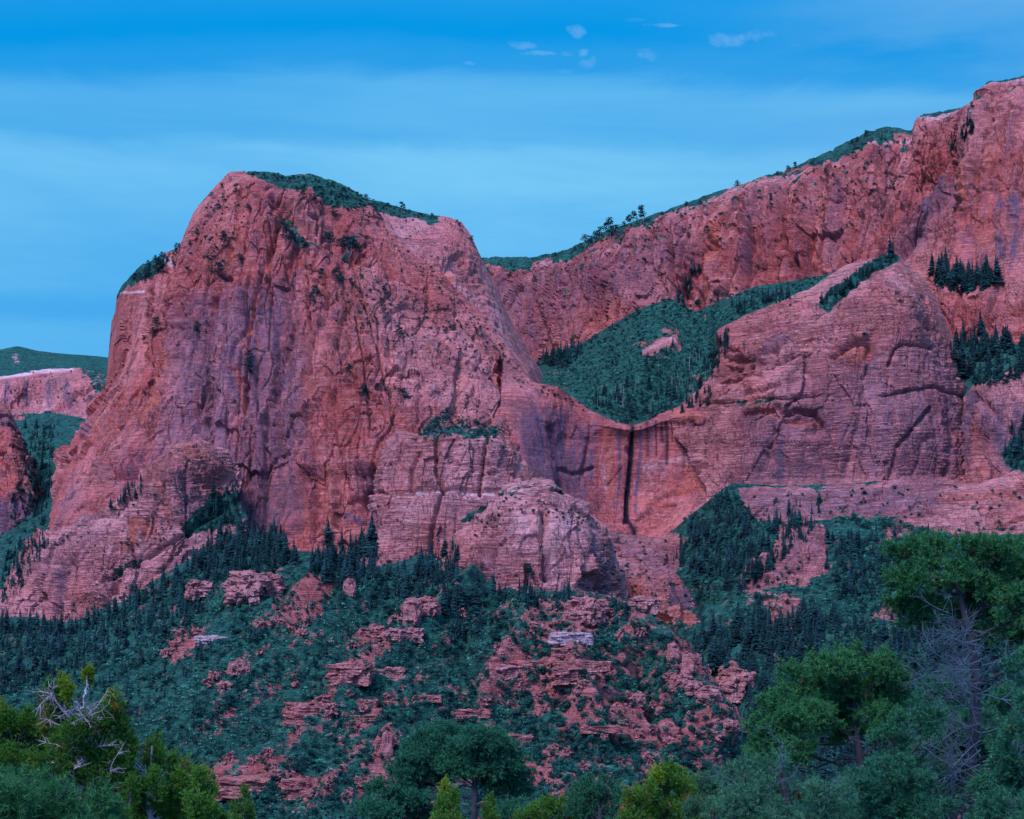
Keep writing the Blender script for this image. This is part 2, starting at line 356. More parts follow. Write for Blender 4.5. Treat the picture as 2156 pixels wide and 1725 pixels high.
# ------------------------------------------------------------------ land forms, far to near
def soil_disp(P, px, py):
    x, y, z = P[..., 0], P[..., 1], P[..., 2]
    return 7 * fbm(x / 90, y / 90, z / 90, 4) + 2.0 * fbm(x / 14, y / 14, z / 14, 3)
full = lambda P, px, py, N: np.clip(0.80 + 0.55 * fbm(P[..., 0] / 22, P[..., 1] / 22, P[..., 2] / 22, 4, 0.65), 0, 1)
# far green hill and the pink cliff under it, at the left edge
patch('far_hill', [
    [(-260, 770, 5600), (-100, 752, 5500), (0, 736, 5400), (35, 729, 5400), (80, 738, 5400), (150, 746, 5400), (230, 752, 5400), (330, 770, 5400), (480, 800, 5400)],
    [(-260, 800, 5000), (-100, 790, 5000), (0, 785, 4900), (35, 785, 4900), (80, 783, 4900), (150, 775, 4900), (230, 778, 4900), (330, 800, 4900), (480, 830, 4900)],
    [(-260, 860, 4600), (-100, 860, 4600), (0, 860, 4500), (35, 860, 4500), (80, 860, 4500), (150, 860, 4500), (230, 860, 4500), (330, 880, 4500), (480, 900, 4500)]],
    M_far, 3, lambda P, px, py: 30 * fbm(P[..., 0] / 240, P[..., 1] / 240, P[..., 2] / 240, 5, 0.55), cover=lambda P, px, py, N: 0.9 - 0.5 * np.exp(-((px - 34) / 12.) ** 2 - ((py - 757) / 14.) ** 2),
    paint=[([(30, 745), (38, 770)], 8, 2, 0.5)])
patch('far_cliff', [
    [(-260, 812, 4200), (-60, 796, 4100), (0, 790, 4000), (60, 783, 4000), (125, 776, 3950), (170, 775, 3900), (215, 790, 3850), (260, 820, 3800), (360, 860, 3800)],
    [(-260, 830, 4100), (-60, 812, 4000), (0, 806, 3900), (60, 800, 3900), (125, 795, 3850), (170, 800, 3800), (215, 815, 3750), (260, 850, 3700), (360, 890, 3700)],
    [(-260, 880, 4050), (-60, 872, 3960), (0, 866, 3860), (60, 862, 3860), (125, 850, 3800), (170, 850, 3700), (215, 860, 3650), (260, 880, 3600), (360, 930, 3600)],
    [(-260, 960, 3800), (-60, 950, 3700), (0, 930, 3600), (60, 930, 3600), (125, 910, 3500), (170, 920, 3500), (215, 930, 3500), (260, 960, 3500), (360, 1000, 3500)]],
    M_far, 2.2, dm(s=1.5, flute=0.8), paint=[([(0, 793), (60, 785), (125, 778), (150, 778)], 5, 2, 1.0)] + [([(x, 805), (x + 2, 850)], w, 0, 0.8) for x, w in ((15, 5), (55, 5), (97, 6), (140, 7))],
    cover=lambda P, px, py, N: region(px, py, [(150, 770), (260, 790), (250, 870), (190, 860), (205, 820)], 8) * 0.6 + region(px, py, [(-60, 890), (40, 885), (70, 872), (140, 876), (160, 900), (160, 1000), (-60, 1000)], 8))
# wooded gully between the far cliff and the butte
patch('wooded_gully', [
    [(-150, 880, 3300), (40, 885, 3200), (75, 872, 3200), (120, 870, 3150), (170, 880, 3100), (260, 900, 3000)],
    [(-150, 1000, 2800), (30, 1000, 2750), (75, 990, 2700), (120, 990, 2650), (170, 1000, 2600), (260, 1000, 2600)],
    [(-150, 1150, 2300), (0, 1150, 2250), (50, 1120, 2250), (90, 1110, 2200), (150, 1120, 2150), (260, 1100, 2100)],
    [(-150, 1300, 1950), (0, 1290, 1900), (50, 1260, 1900), (90, 1240, 1900), (150, 1230, 1900), (260, 1230, 1900)],
    [(-150, 1420, 1700), (0, 1400, 1700), (50, 1380, 1700), (90, 1380, 1700), (150, 1380, 1700), (260, 1380, 1700)]],
    M_talus, 3, soil_disp, cover=full, back=(50, -10, 200, -100))
patch('dark_dome', [
    [(-260, 800, 2700), (-120, 815, 2650), (-20, 835, 2600), (10, 852, 2600), (30, 880, 2620), (42, 915, 2650)],
    [(-260, 900, 2560), (-120, 900, 2500), (-20, 905, 2460), (20, 915, 2450), (45, 940, 2480), (62, 975, 2540)],
    [(-260, 1000, 2450), (-120, 1000, 2400), (-20, 1000, 2370), (30, 1010, 2370), (65, 1020, 2400), (85, 1040, 2460)],
    [(-260, 1100, 2400), (-120, 1100, 2360), (-20, 1100, 2330), (30, 1100, 2330), (70, 1100, 2360), (88, 1105, 2430)],
    [(-260, 1200, 2350), (-120, 1200, 2320), (-20, 1190, 2300), (20, 1180, 2300), (50, 1170, 2330), (80, 1160, 2400)]],
    M_cliff, 2.2, dm(flute=0.6), paint=[([(0, 1050), (60, 1050), (80, 1160), (-100, 1200)], 12, 0, 0.9, 'r'), ([(-5, 880), (30, 900), (40, 930)], 12, 0, 0.6)], back=(60, 0, 300, -100, 500, -300))
# the long rim wall behind, rising to the right
K_top = [(930, 560, 3300), (1010, 541, 3250), (1060, 543, 3200), (1130, 541, 3100), (1180, 532, 3000), (1225, 512, 2950), (1290, 478, 2900), (1345, 462, 2850), (1400, 444, 2800), (1455, 425, 2780), (1515, 402, 2750), (1560, 389, 2700), (1610, 372, 2680), (1675, 353, 2650), (1735, 322, 2620), (1790, 298, 2600), (1830, 278, 2560), (1866, 269, 2540), (1917, 271, 2520), (1926, 250, 2500), (1945, 234, 2490), (2000, 227, 2480), (2058, 213, 2440), (2070, 186, 2350), (2086, 172, 2330), (2156, 154, 2300), (2240, 140, 2270), (2420, 120, 2250)]
def kband(dy, fy, xs=0, tb=None):
    r = []
    for i, (x, y, Y) in enumerate(K_top):
        r.append((x + xs, y + (dy[i] if isinstance(dy, list) else dy), Y - fy))
    return r
K_base_x = [930, 1010, 1060, 1130, 1188, 1227, 1300, 1336, 1406, 1440, 1490, 1524, 1570, 1610, 1670, 1720, 1770, 1830, 1885, 1900, 1915, 1935, 1960, 1990, 2040, 2100, 2180, 2400]
K_base_y = [760, 770, 775, 775, 760, 745, 700, 680, 650, 660, 670, 650, 635, 625, 620, 615, 600, 580, 560, 565, 575, 590, 610, 620, 620, 610, 600, 600]
Kd = [np.interp(x, [930, 1060, 1400, 1700, 1900, 2070, 2400], [14, 16, 12, 20, 14, 10, 8]) for x, _, _ in K_top]
def kmix(t, yoff, fy):
    r = []
    for i, (x, y, Y) in enumerate(K_top):
        y1 = y + Kd[i]
        r.append((x + (K_base_x[i] - x) * t, y1 + (K_base_y[i] - y1) * t + yoff, Y - fy))
    return r
def rim_cover(P, px, py, N):
    tx = np.array([q[0] for q in K_top]); ty = np.array([q[1] for q in K_top])
    yy = np.interp(px, tx, ty)
    wdt = np.interp(px, [1010, 1060, 1150, 1220, 1500, 1525, 1530, 1600, 1700, 1740, 1800, 1880, 1917, 1925, 2050, 2065, 2100, 2200], [22, 24, 14, 22, 9, 2, 2, 4, 12, 22, 24, 24, 16, 3, 8, 4, 5, 6])
    t = sstep(1.1, 0.8, (py - yy) / wdt)
    g = fbm(P[..., 0] / 22, P[..., 1] / 22, P[..., 2] / 30, 4, 0.6)
    hb = np.clip(1 - (py - yy - wdt) / 150.0, 0, 1) * sstep(0.12, 0.3, g) * 0.75
    return np.maximum(t, hb)
def joints_k(n):
    o_ = []
    for i in range(n):
        x = rng.uniform(1080, 2200); y = np.interp(x, [1080, 1300, 1520, 1750, 1900, 2080, 2200], [560, 490, 415, 330, 280, 190, 160]) + rng.uniform(12, 160); l = rng.uniform(50, 190); P_ = [(x, y)]
        for k in range(5): x += -l * 0.05 + rng.normal() * 2.5; y += l / 5; P_.append((x, y))
        o_.append((P_, rng.uniform(2.0, 4.0), -rng.uniform(4, 11)) if i % 4 else (P_, rng.uniform(7, 12), rng.uniform(5, 11)))
    return o_
K_feats = [([(1890, 545), (1930, 500), (1990, 440), (2060, 300), (2090, 240)], 9, -14), ([(2075, 200), (2060, 290), (2000, 400), (1960, 460)], 30, 26),
    ([(1400, 460), (1415, 560), (1420, 620)], 6, -16), ([(1445, 640), (1440, 600), (1470, 560), (1500, 520)], 16, -26), ([(1495, 520), (1520, 600), (1530, 620)], 9, 16), ([(1560, 430), (1590, 520), (1570, 600)], 7, -14),
    ([(1650, 400), (1640, 500), (1620, 600)], 8, -16), ([(1735, 370), (1700, 480), (1690, 590)], 10, -18), ([(1800, 380), (1785, 480), (1780, 580)], 8, -14), ([(1850, 320), (1860, 450), (1850, 520)], 7, -10),
    ([(1310, 480), (1280, 580), (1260, 690)], 8, -14), ([(1220, 530), (1190, 650), (1170, 720)], 8, -12), ([(1110, 560), (1130, 650), (1150, 740)], 9, -14), ([(1360, 480), (1370, 560), (1400, 630)], 6, -10), ([(1960, 250), (1990, 320), (1960, 400)], 22, -22), ([(1260, 600), (1300, 590), (1330, 640)], 22, 14),
    ([(1700, 390), (1660, 500)], 12, 12), ([(1480, 420), (1500, 500)], 8, 14), ([(1600, 400), (1580, 500)], 10, 14)]
K_feats = K_feats + joints_k(70)
patch('rim_wall', [K_top, kmix(0, 0, 70), kmix(0.10, 0, 95), kmix(0.35, 0, 135), kmix(0.7, 0, 170), kmix(1, 0, 200), kmix(1, 160, 260)],
    M_cliff, 2.0, lambda P, px, py: rock_disp(P, px, py, flute=1.7, bed=0.8, blk=0.9, s=1.15) * (1 - 0.62 * region(px, py, [(1885, 550), (1960, 480), (2060, 290), (2100, 200), (2400, 190), (2400, 620), (1990, 620)], 20)), feats=K_feats,
    paint=[([(1045, 562), (1130, 560), (1190, 545)], 5, 2, 0.5), ([(1400, 458), (1520, 412), (1600, 385), (1700, 362)], 5, 2, 0.45), ([(1770, 322), (1830, 302), (1915, 290)], 5, 2, 0.45), ([(1930, 246), (2000, 234), (2050, 226)], 7, 2, 0.55), ([(2075, 190), (2100, 176), (2200, 160)], 7, 2, 0.5),
           ([(1640, 330), (1620, 520)], 12, 0, 0.25), ([(1870, 300), (1850, 480)], 14, 0, 0.3), ([(2000, 400), (1930, 500)], 24, 0, 0.7), ([(1050, 580), (1140, 560), (1300, 520), (1450, 460), (1460, 560), (1300, 640), (1100, 700)], 30, 0, 0.40, 'r'), ([(1580, 420), (1570, 560)], 22, 0, 0.35), ([(1760, 400), (1740, 520)], 18, 0, 0.35), ([(2105, 420), (2110, 540)], 7, 0, 1.0), ([(2140, 420), (2135, 540)], 9, 0, 0.8), ([(1510, 480), (1500, 610)], 13, 1, 0.8), ([(1700, 520), (1740, 420)], 8, 1, 0.7), ([(2050, 330), (2030, 420)], 7, 1, 0.9), ([(2110, 300), (2060, 380)], 20, 1, 0.5), ([(2060, 500), (2120, 480)], 30, 1, 0.5), ([(1260, 690), (1300, 640)], 18, 1, 0.5), ([(1060, 600), (1120, 700)], 30, 0, 0.5), ([(1200, 600), (1180, 700)], 24, 0, 0.35), ([(1320, 600), (1430, 620)], 20, 0, 0.3)],
    cover=rim_cover, back=(120, 10, 500, -60, 900, -500))
# right wall terraces below the rim wall
patch('terrace_wall', [
    [(1850, 560, 2330), (1890, 548, 2320), (1940, 562, 2300), (1985, 600, 2270), (2040, 600, 2240), (2100, 585, 2200), (2156, 560, 2150), (2300, 500, 2100)],
    [(1850, 600, 2290), (1890, 590, 2280), (1940, 605, 2260), (1990, 625, 2230), (2040, 620, 2200), (2100, 605, 2160), (2156, 585, 2110), (2300, 530, 2060)],
    [(1850, 680, 2260), (1890, 680, 2250), (1940, 680, 2230), (1990, 690, 2210), (2040, 690, 2180), (2100, 680, 2140), (2156, 670, 2090), (2300, 620, 2040)],
    [(1850, 780, 2220), (1890, 780, 2210), (1940, 780, 2190), (1990, 780, 2170), (2040, 780, 2140), (2100, 780, 2100), (2156, 770, 2050), (2300, 740, 2000)]],
    M_slab, 2.0, dm(flute=0.4), feats=[([(1985, 605), (1987, 690)], 4, -8)], paint=[([(1985, 610), (1988, 700)], 3, 3, 0.9), ([(2010, 620), (2009, 690)], 4, 0, 0.9), ([(2070, 620), (2065, 680)], 9, 0, 0.6), ([(2130, 600), (2130, 680)], 12, 1, 0.4), ([(2010, 640), (2100, 650)], 5, 2, 0.5)],
    back=(40, 0, 150, -5, 250, -60))
patch('upper_terrace', [
    [(1900, 540, 2440), (1960, 545, 2430), (2020, 560, 2420), (2080, 570, 2400), (2156, 560, 2380), (2300, 540, 2350)],
    [(1900, 580, 2310), (1960, 600, 2280), (2020, 615, 2250), (2080, 605, 2220), (2156, 575, 2180), (2300, 520, 2120)]],
    M_talus, 3, soil_disp, cover=full, back=None)
patch('forest_pocket', [
    [(1900, 690, 2230), (1960, 690, 2200), (2020, 690, 2170), (2080, 690, 2150), (2156, 680, 2100), (2300, 650, 2050)],
    [(1930, 720, 2080), (1980, 730, 2050), (2030, 740, 2030), (2080, 740, 2010), (2156, 740, 1990), (2300, 720, 1950)],
    [(1980, 790, 1960), (2020, 800, 1940), (2050, 810, 1920), (2090, 800, 1900), (2156, 790, 1880), (2300, 770, 1850)],
    [(1980, 900, 1900), (2020, 900, 1890), (2050, 900, 1880), (2090, 880, 1870), (2156, 870, 1860), (2300, 850, 1840)]],
    M_talus, 3, soil_disp, cover=full, back=None)
# hanging valley of scrub between rim wall, butte and dome
patch('hanging_slope', [
    [(1040, 745, 2850), (1132, 762, 2750), (1188, 735, 2720), (1227, 722, 2700), (1272, 693, 2680), (1336, 657, 2640), (1406, 624, 2600), (1440, 640, 2570), (1468, 655, 2540), (1524, 628, 2500), (1596, 602, 2450), (1680, 590, 2400), (1760, 575, 2350), (1840, 545, 2300), (1880, 531, 2280), (1915, 556, 2260)],
    [(1040, 790, 2500), (1132, 790, 2450), (1180, 780, 2430), (1225, 770, 2420), (1280, 750, 2400), (1340, 720, 2380), (1410, 690, 2350), (1450, 690, 2330), (1480, 700, 2320), (1530, 680, 2300), (1600, 650, 2250), (1680, 630, 2200), (1760, 610, 2180), (1840, 575, 2160), (1880, 562, 2150), (1915, 585, 2150)],
    [(1040, 840, 2250), (1132, 840, 2220), (1180, 830, 2210), (1230, 820, 2200), (1280, 805, 2190), (1340, 790, 2180), (1410, 770, 2160), (1450, 760, 2150), (1480, 760, 2140), (1530, 740, 2120), (1600, 720, 2100), (1680, 700, 2080), (1760, 680, 2060), (1840, 640, 2050), (1880, 640, 2050), (1915, 650, 2050)],
    [(1040, 900, 2060), (1132, 900, 2050), (1180, 900, 2040), (1230, 890, 2030), (1280, 880, 2020), (1340, 880, 2010), (1410, 860, 2010), (1450, 850, 2010), (1480, 840, 2010), (1530, 830, 2000), (1600, 800, 2000), (1680, 790, 1990), (1760, 770, 1990), (1840, 750, 1990), (1880, 740, 1990), (1915, 740, 1990)],
    [(1040, 990, 1990), (1132, 990, 1980), (1180, 990, 1980), (1230, 990, 1980), (1280, 990, 1980), (1340, 990, 1980), (1410, 980, 1980), (1450, 970, 1980), (1480, 960, 1980), (1530, 950, 1980), (1600, 930, 1970), (1680, 900, 1970), (1760, 890, 1970), (1840, 880, 1970), (1880, 870, 1970), (1915, 870, 1970)]],
    M_talus, 2.4, soil_disp, feats=[([(1400, 640), (1500, 720), (1380, 800), (1330, 880)], 26, -22), ([(1440, 640), (1445, 690), (1400, 760)], 10, -12)],
    paint=[([(1355, 740), (1400, 715), (1425, 705)], 9, 2, 0.4)],
    cover=lambda P, px, py, N: np.clip(0.84 + 0.75 * fbm(P[..., 0] / 24, P[..., 1] / 30, P[..., 2] / 20, 4, 0.65), 0.2, 1) - 0.95 * np.exp(-(pdist(px, py, [(1360, 742), (1395, 720), (1420, 706)])[0] / 9.) ** 2) - 0.5 * np.exp(-(pdist(px, py, [(1400, 695), (1430, 672)])[0] / 7.) ** 2) - 0.6 * np.exp(-(pdist(px, py, [(1450, 770), (1465, 790), (1480, 810)])[0] / 7.) ** 2), back=None)
# rear right wall of the butte
patch('butte_rear', [
    [(740, 415, 2450), (800, 424, 2440), (850, 440, 2420), (905, 452, 2400), (945, 458, 2380), (972, 468, 2370), (992, 498, 2365), (1008, 535, 2370), (1030, 580, 2380), (1055, 630, 2390), (1085, 690, 2400), (1112, 735, 2410), (1130, 762, 2420), (1150, 800, 2430)],
    [(740, 450, 2300), (790, 462, 2290), (835, 500, 2280), (870, 530, 2270), (905, 545, 2260), (940, 570, 2250), (965, 600, 2250), (985, 630, 2240), (1005, 655, 2240), (1030, 690, 2230), (1055, 730, 2230), (1080, 760, 2240), (1110, 790, 2250), (1130, 830, 2260)],
    [(740, 600, 2270), (790, 620, 2260), (835, 640, 2250), (870, 650, 2240), (905, 670, 2230), (940, 690, 2220), (965, 720, 2220), (985, 750, 2210), (1005, 770, 2210), (1030, 800, 2200), (1055, 830, 2200), (1080, 850, 2210), (1100, 870, 2220), (1120, 890, 2230)]],
    M_far, 2.0, dm(flute=0.35, bed=0.5, blk=0.3), feats=[([(930, 580), (960, 545), (1000, 600), (1040, 700)], 16, -14)],
    paint=[([(900, 480), (1000, 600), (1090, 720)], 30, 2, 0.22), ([(940, 465), (1000, 560), (1030, 640)], 22, 1, 0.35), ([(930, 555), (960, 590)], 10, 1, 0.6)],
    cover=lambda P, px, py, N: 0.8 * sstep(20, 8, py - np.interp(px, [740, 850, 905, 960], [420, 445, 458, 450])) * (px < 930), back=(120, 0, 300, -60, 500, -400))
# left shoulder of the butte
patch('butte_shoulder', [
    [(234, 790, 2480), (238, 700, 2460), (242, 655, 2440), (250, 614, 2430), (268, 592, 2420), (300, 560, 2420), (335, 538, 2420), (375, 522, 2420), (430, 500, 2420)],
    [(236, 800, 2400), (246, 720, 2340), (258, 670, 2310), (270, 625, 2300), (290, 590, 2290), (320, 572, 2290), (350, 568, 2290), (385, 570, 2300), (430, 570, 2300)],
    [(232, 830, 2330), (250, 780, 2280), (270, 740, 2260), (285, 710, 2250), (305, 690, 2240), (330, 680, 2240), (355, 680, 2240), (385, 680, 2250), (430, 680, 2250)],
    [(190, 870, 2300), (215, 850, 2220), (245, 830, 2200), (270, 820, 2190), (300, 810, 2180), (330, 800, 2180), (360, 800, 2180), (390, 800, 2190), (430, 800, 2190)],
    [(112, 950, 2250), (150, 950, 2160), (190, 950, 2130), (230, 950, 2110), (270, 940, 2100), (310, 930, 2100), (350, 920, 2100), (390, 910, 2110), (430, 900, 2110)],
    [(100, 1110, 2150), (120, 1110, 2080), (160, 1110, 2060), (210, 1110, 2050), (270, 1110, 2050), (310, 1100, 2050), (350, 1090, 2050), (390, 1080, 2050), (430, 1070, 2050)]],
    M_cliff, 2.0, dm(flute=0.5, bed=0.6), feats=[([(318, 570), (322, 640), (300, 700), (320, 760)], 6, -12), ([(150, 900), (120, 980)], 12, -14)],
    paint=[([(250, 618), (300, 612)], 3, 2, 0.9), ([(350, 545), (365, 560)], 8, 2, 0.9), ([(180, 900), (140, 960)], 8, 0, 0.6)],
    cover=lambda P, px, py, N: sstep(1, 0.6, (py - np.interp(px, [240, 268, 300, 335, 375], [640, 592, 560, 538, 522])) / np.interp(px, [240, 268, 300, 335, 350, 375], [2, 14, 34, 38, 12, 8])), back=(80, 0, 300, -90, 500, -500))
# the great butte
A = [
 [(372, 540, 2200), (390, 490, 2180), (410, 440, 2170), (445, 400, 2160), (482, 361, 2150), (530, 360, 2150), (570, 361, 2150), (605, 368, 2150), (650, 366, 2150), (700, 382, 2150), (750, 408, 2150), (790, 440, 2140), (835, 500, 2120), (880, 540, 2110), (937, 580, 2100), (993, 644, 2090), (1063, 728, 2070), (1121, 803, 2050)],
 [(360, 580, 2150), (378, 545, 2120), (405, 500, 2100), (440, 460, 2080), (480, 405, 2080), (530, 385, 2075), (570, 390, 2075), (605, 402, 2070), (640, 405, 2070), (690, 435, 2070), (740, 450, 2070), (780, 480, 2070), (820, 535, 2060), (865, 575, 2050), (920, 620, 2040), (975, 680, 2030), (1045, 760, 2010), (1110, 825, 2000)],
 [(345, 660, 2110), (370, 620, 2075), (400, 570, 2060), (440, 530, 2045), (490, 490, 2035), (540, 480, 2030), (580, 480, 2025), (615, 490, 2025), (660, 500, 2020), (700, 510, 2015), (745, 530, 2005), (790, 570, 1995), (820, 620, 1985), (860, 650, 1975), (910, 690, 1965), (965, 740, 1955), (1030, 800, 1945), (1095, 850, 1945)],
 [(330, 750, 2080), (355, 710, 2040), (395, 670, 2025), (440, 640, 2010), (490, 610, 2000), (540, 600, 1995), (580, 600, 1990), (620, 605, 1985), (660, 610, 1975), (700, 620, 1965), (745, 640, 1950), (790, 670, 1940), (820, 700, 1930), (860, 730, 1920), (910, 760, 1910), (965, 800, 1900), (1030, 850, 1895), (1085, 880, 1905)],
 [(290, 850, 2030), (335, 830, 1990), (385, 800, 1975), (435, 780, 1965), (490, 760, 1955), (540, 750, 1950), (580, 750, 1945), (620, 760, 1935), (660, 770, 1915), (700, 780, 1890), (745, 790, 1880), (790, 800, 1870), (830, 820, 1865), (870, 830, 1855), (920, 850, 1850), (975, 870, 1850), (1040, 900, 1860), (1085, 920, 1880)],
 [(195, 960, 1990), (260, 950, 1945), (330, 940, 1930), (400, 930, 1920), (470, 920, 1915), (530, 920, 1910), (575, 920, 1905), (615, 930, 1885), (650, 940, 1850), (700, 940, 1835), (745, 940, 1825), (790, 940, 1815), (835, 950, 1810), (880, 950, 1800), (930, 960, 1800), (990, 970, 1810), (1050, 980, 1830), (1100, 1000, 1860)],
 [(130, 1060, 1960), (190, 1060, 1905), (270, 1050, 1890), (370, 1050, 1880), (450, 1050, 1875), (520, 1060, 1870), (570, 1060, 1865), (610, 1070, 1840), (650, 1080, 1810), (700, 1080, 1800), (745, 1080, 1795), (790, 1080, 1790), (840, 1080, 1780), (900, 1080, 1770), (960, 1080, 1770), (1030, 1080, 1780), (1090, 1080, 1810), (1140, 1080, 1850)],
 [(60, 1180, 1900), (150, 1190, 1860), (250, 1180, 1840), (370, 1180, 1830), (450, 1180, 1820), (520, 1190, 1815), (570, 1190, 1810), (610, 1200, 1790), (650, 1210, 1760), (700, 1210, 1750), (745, 1210, 1745), (790, 1210, 1740), (840, 1210, 1730), (900, 1210, 1720), (960, 1210, 1720), (1030, 1210, 1740), (1090, 1200, 1780), (1140, 1180, 1840)],
 [(0, 1330, 1840), (150, 1330, 1800), (250, 1330, 1780), (370, 1330, 1770), (450, 1330, 1760), (520, 1330, 1760), (570, 1330, 1750), (610, 1330, 1740), (650, 1330, 1720), (700, 1330, 1710), (745, 1330, 1700), (790, 1330, 1690), (840, 1330, 1690), (900, 1330, 1680), (960, 1330, 1680), (1030, 1330, 1700), (1090, 1320, 1740), (1140, 1300, 1800)]]
A_feats = [
 ([(455, 575), (478, 585), (440, 640)], 5, -14), ([(365, 560), (345, 680), (320, 790), (280, 880)], 7, -14), ([(400, 540), (380, 640), (360, 740)], 12, 8),
 ([(635, 480), (600, 600), (620, 700), (560, 900)], 8, -11), ([(690, 640), (655, 720), (640, 850)], 6, -12), ([(730, 650), (700, 760), (690, 860)], 7, -10),
 ([(600, 440), (560, 540), (530, 660), (520, 800), (518, 900)], 6, -12), ([(480, 520), (450, 650), (420, 760), (410, 900)], 8, -9), ([(560, 590), (590, 700), (580, 830), (600, 1000)], 7, -9),
 ([(330, 830), (310, 920), (290, 960)], 7, -10), ([(640, 870), (625, 990), (620, 1120)], 7, -13), ([(625, 1000), (690, 985), (790, 985), (800, 1110), (640, 1130)], 12, -14, 'r'),
 ([(690, 990), (700, 1060), (690, 1130)], 10, 16), ([(650, 960), (652, 1130)], 9, 13), ([(760, 1060), (790, 1020), (800, 1085)], 22, -20), ([(640, 1070), (660, 1055), (650, 1000)], 7, -10),
 ([(600, 440), (640, 470), (690, 500), (750, 530)], 22, -20), ([(580, 420), (630, 455), (700, 480)], 14, -14), ([(690, 430), (720, 520), (760, 540)], 16, -14), ([(540, 400), (620, 430), (560, 470)], 20, 10),
 ([(800, 470), (850, 520), (935, 590), (990, 655), (1060, 742), (1118, 815)], 5, -14), ([(790, 480), (840, 535), (925, 605), (980, 670), (1050, 757)], 8, 6), ([(230, 770), (215, 860), (200, 930), (230, 990)], 9, -10), ([(170, 880), (150, 950), (130, 1010)], 12, -12),
 ([(730, 810), (800, 840), (870, 860), (960, 860)], 9, -9), ([(730, 800), (680, 830), (650, 860)], 12, 10), ([(870, 740), (960, 790), (1050, 870)], 12, -8),
 ([(900, 780), (880, 870), (860, 920)], 8, -8), ([(975, 750), (960, 880)], 9, -10), ([(1060, 740), (1070, 860), (1085, 920)], 8, -12), ([(240, 1000), (300, 990), (330, 1010)], 10, -14), ([(380, 960), (440, 1010), (420, 1080), (380, 1100)], 14, -16), ([(440, 830), (430, 900), (450, 960)], 9, -9), ([(380, 600), (372, 680)], 16, 12), ([(505, 620), (490, 760), (470, 880)], 16, 10), ([(555, 880), (545, 1000), (540, 1100)], 14, 12), ([(590, 900), (585, 1080)], 8, -9)]
A_paint = [
 ([(400, 640), (600, 590), (640, 860), (622, 1120), (500, 1100), (420, 920), (320, 960), (370, 760)], 26, 0, 0.58, 'r'), ([(760, 540), (860, 600), (1050, 760), (1080, 900), (900, 850), (760, 740)], 24, 2, 0.30, 'r'), ([(640, 760), (700, 640), (900, 720), (1000, 820), (960, 900), (660, 900)], 22, 1, 0.22, 'r'), ([(400, 480), (500, 380), (700, 440), (760, 540), (600, 600), (400, 600)], 26, 1, 0.22, 'r'),  # pale area on the right slickrock: lit ledges painted into the colour
 ([(560, 720), (540, 850), (530, 1000), (520, 1090)], 40, 0, 0.62), ([(420, 680), (400, 800), (380, 900)], 38, 0, 0.60), ([(480, 700), (470, 900)], 34, 0, 0.50), ([(610, 640), (630, 800), (630, 940)], 18, 0, 0.5), ([(400, 920), (260, 990)], 40, 0, 0.4), ([(150, 1050), (120, 1100)], 30, 0, 0.4),
 ([(355, 590), (335, 760), (300, 880)], 9, 1, 0.9), ([(430, 560), (470, 540), (510, 500)], 12, 1, 0.5), ([(455, 575), (478, 590), (445, 635)], 5, 0, 1.0), ([(540, 620), (520, 700)], 6, 1, 0.7), ([(500, 780), (515, 860)], 6, 1, 0.7), ([(640, 790), (648, 900)], 10, 1, 0.5), ([(680, 980), (700, 1130)], 10, 1, 0.5), ([(625, 1030), (640, 1130)], 14, 1, 0.4),
 ([(900, 740), (990, 790), (1000, 820)], 22, 1, 0.45), ([(750, 620), (700, 700)], 16, 1, 0.35), ([(650, 560), (560, 520), (500, 470)], 16, 1, 0.30), ([(820, 690), (900, 730), (960, 760)], 16, 0, 0.2), ([(760, 990), (790, 1090)], 26, 0, 0.5), ([(730, 1080), (790, 1095)], 8, 0, 0.9), ([(1085, 760), (1105, 830)], 12, 0, 0.3), ([(650, 960), (760, 975)], 10, 2, 0.25), ([(190, 930), (240, 940)], 14, 2, 0.3), ([(750, 570), (860, 640), (960, 700)], 30, 2, 0.25), ([(720, 720), (800, 800)], 30, 2, 0.15)]
def A_cover(P, px, py, N):
    c = region(px, py, [(520, 356), (600, 356), (660, 362), (730, 388), (800, 425), (850, 440), (890, 465), (820, 452), (770, 440), (700, 428), (650, 402), (610, 404), (580, 392), (540, 375)], 5)
    for poly, v in (([(590, 430), (625, 440), (650, 480), (700, 500), (750, 490), (755, 540), (720, 540), (680, 520), (620, 520)], 0.55), ([(700, 570), (740, 590), (735, 605), (700, 600)], 0.5), ([(780, 600), (900, 640), (1000, 690), (1060, 745), (1000, 730), (900, 690)], 0.33),
                    ([(390, 1110), (440, 1040), (500, 1020), (510, 1100), (420, 1130)], 0.55), ([(180, 1100), (260, 1040), (300, 990), (290, 1050), (220, 1110)], 0.5), ([(870, 905), (930, 850), (960, 870), (1060, 900), (1040, 925), (900, 925)], 0.5)):
        c = np.maximum(c, v * region(px, py, poly, 8))
    return c
def joints(poly, n, fan, L, wd_, amp):
    o_ = []; xs = [p[0] for p in poly]; ys = [p[1] for p in poly]
    while len(o_) < n:
        x, y = rng.uniform(min(xs), max(xs)), rng.uniform(min(ys), max(ys))
        if not inside(np.array([x]), np.array([y]), poly)[0]: continue
        l = rng.uniform(*L); P_ = [(x, y)]; sl_ = (x - fan[0]) / (y - fan[1] + 200) * 0.8 + rng.normal() * 0.06
        for k in range(5): x += sl_ * l / 5 + rng.normal() * 2.2; y += l / 5; P_.append((x, y))
        o_.append((P_, wd_ * rng.uniform(0.7, 1.5), amp * rng.uniform(0.5, 1.4)))
    return o_
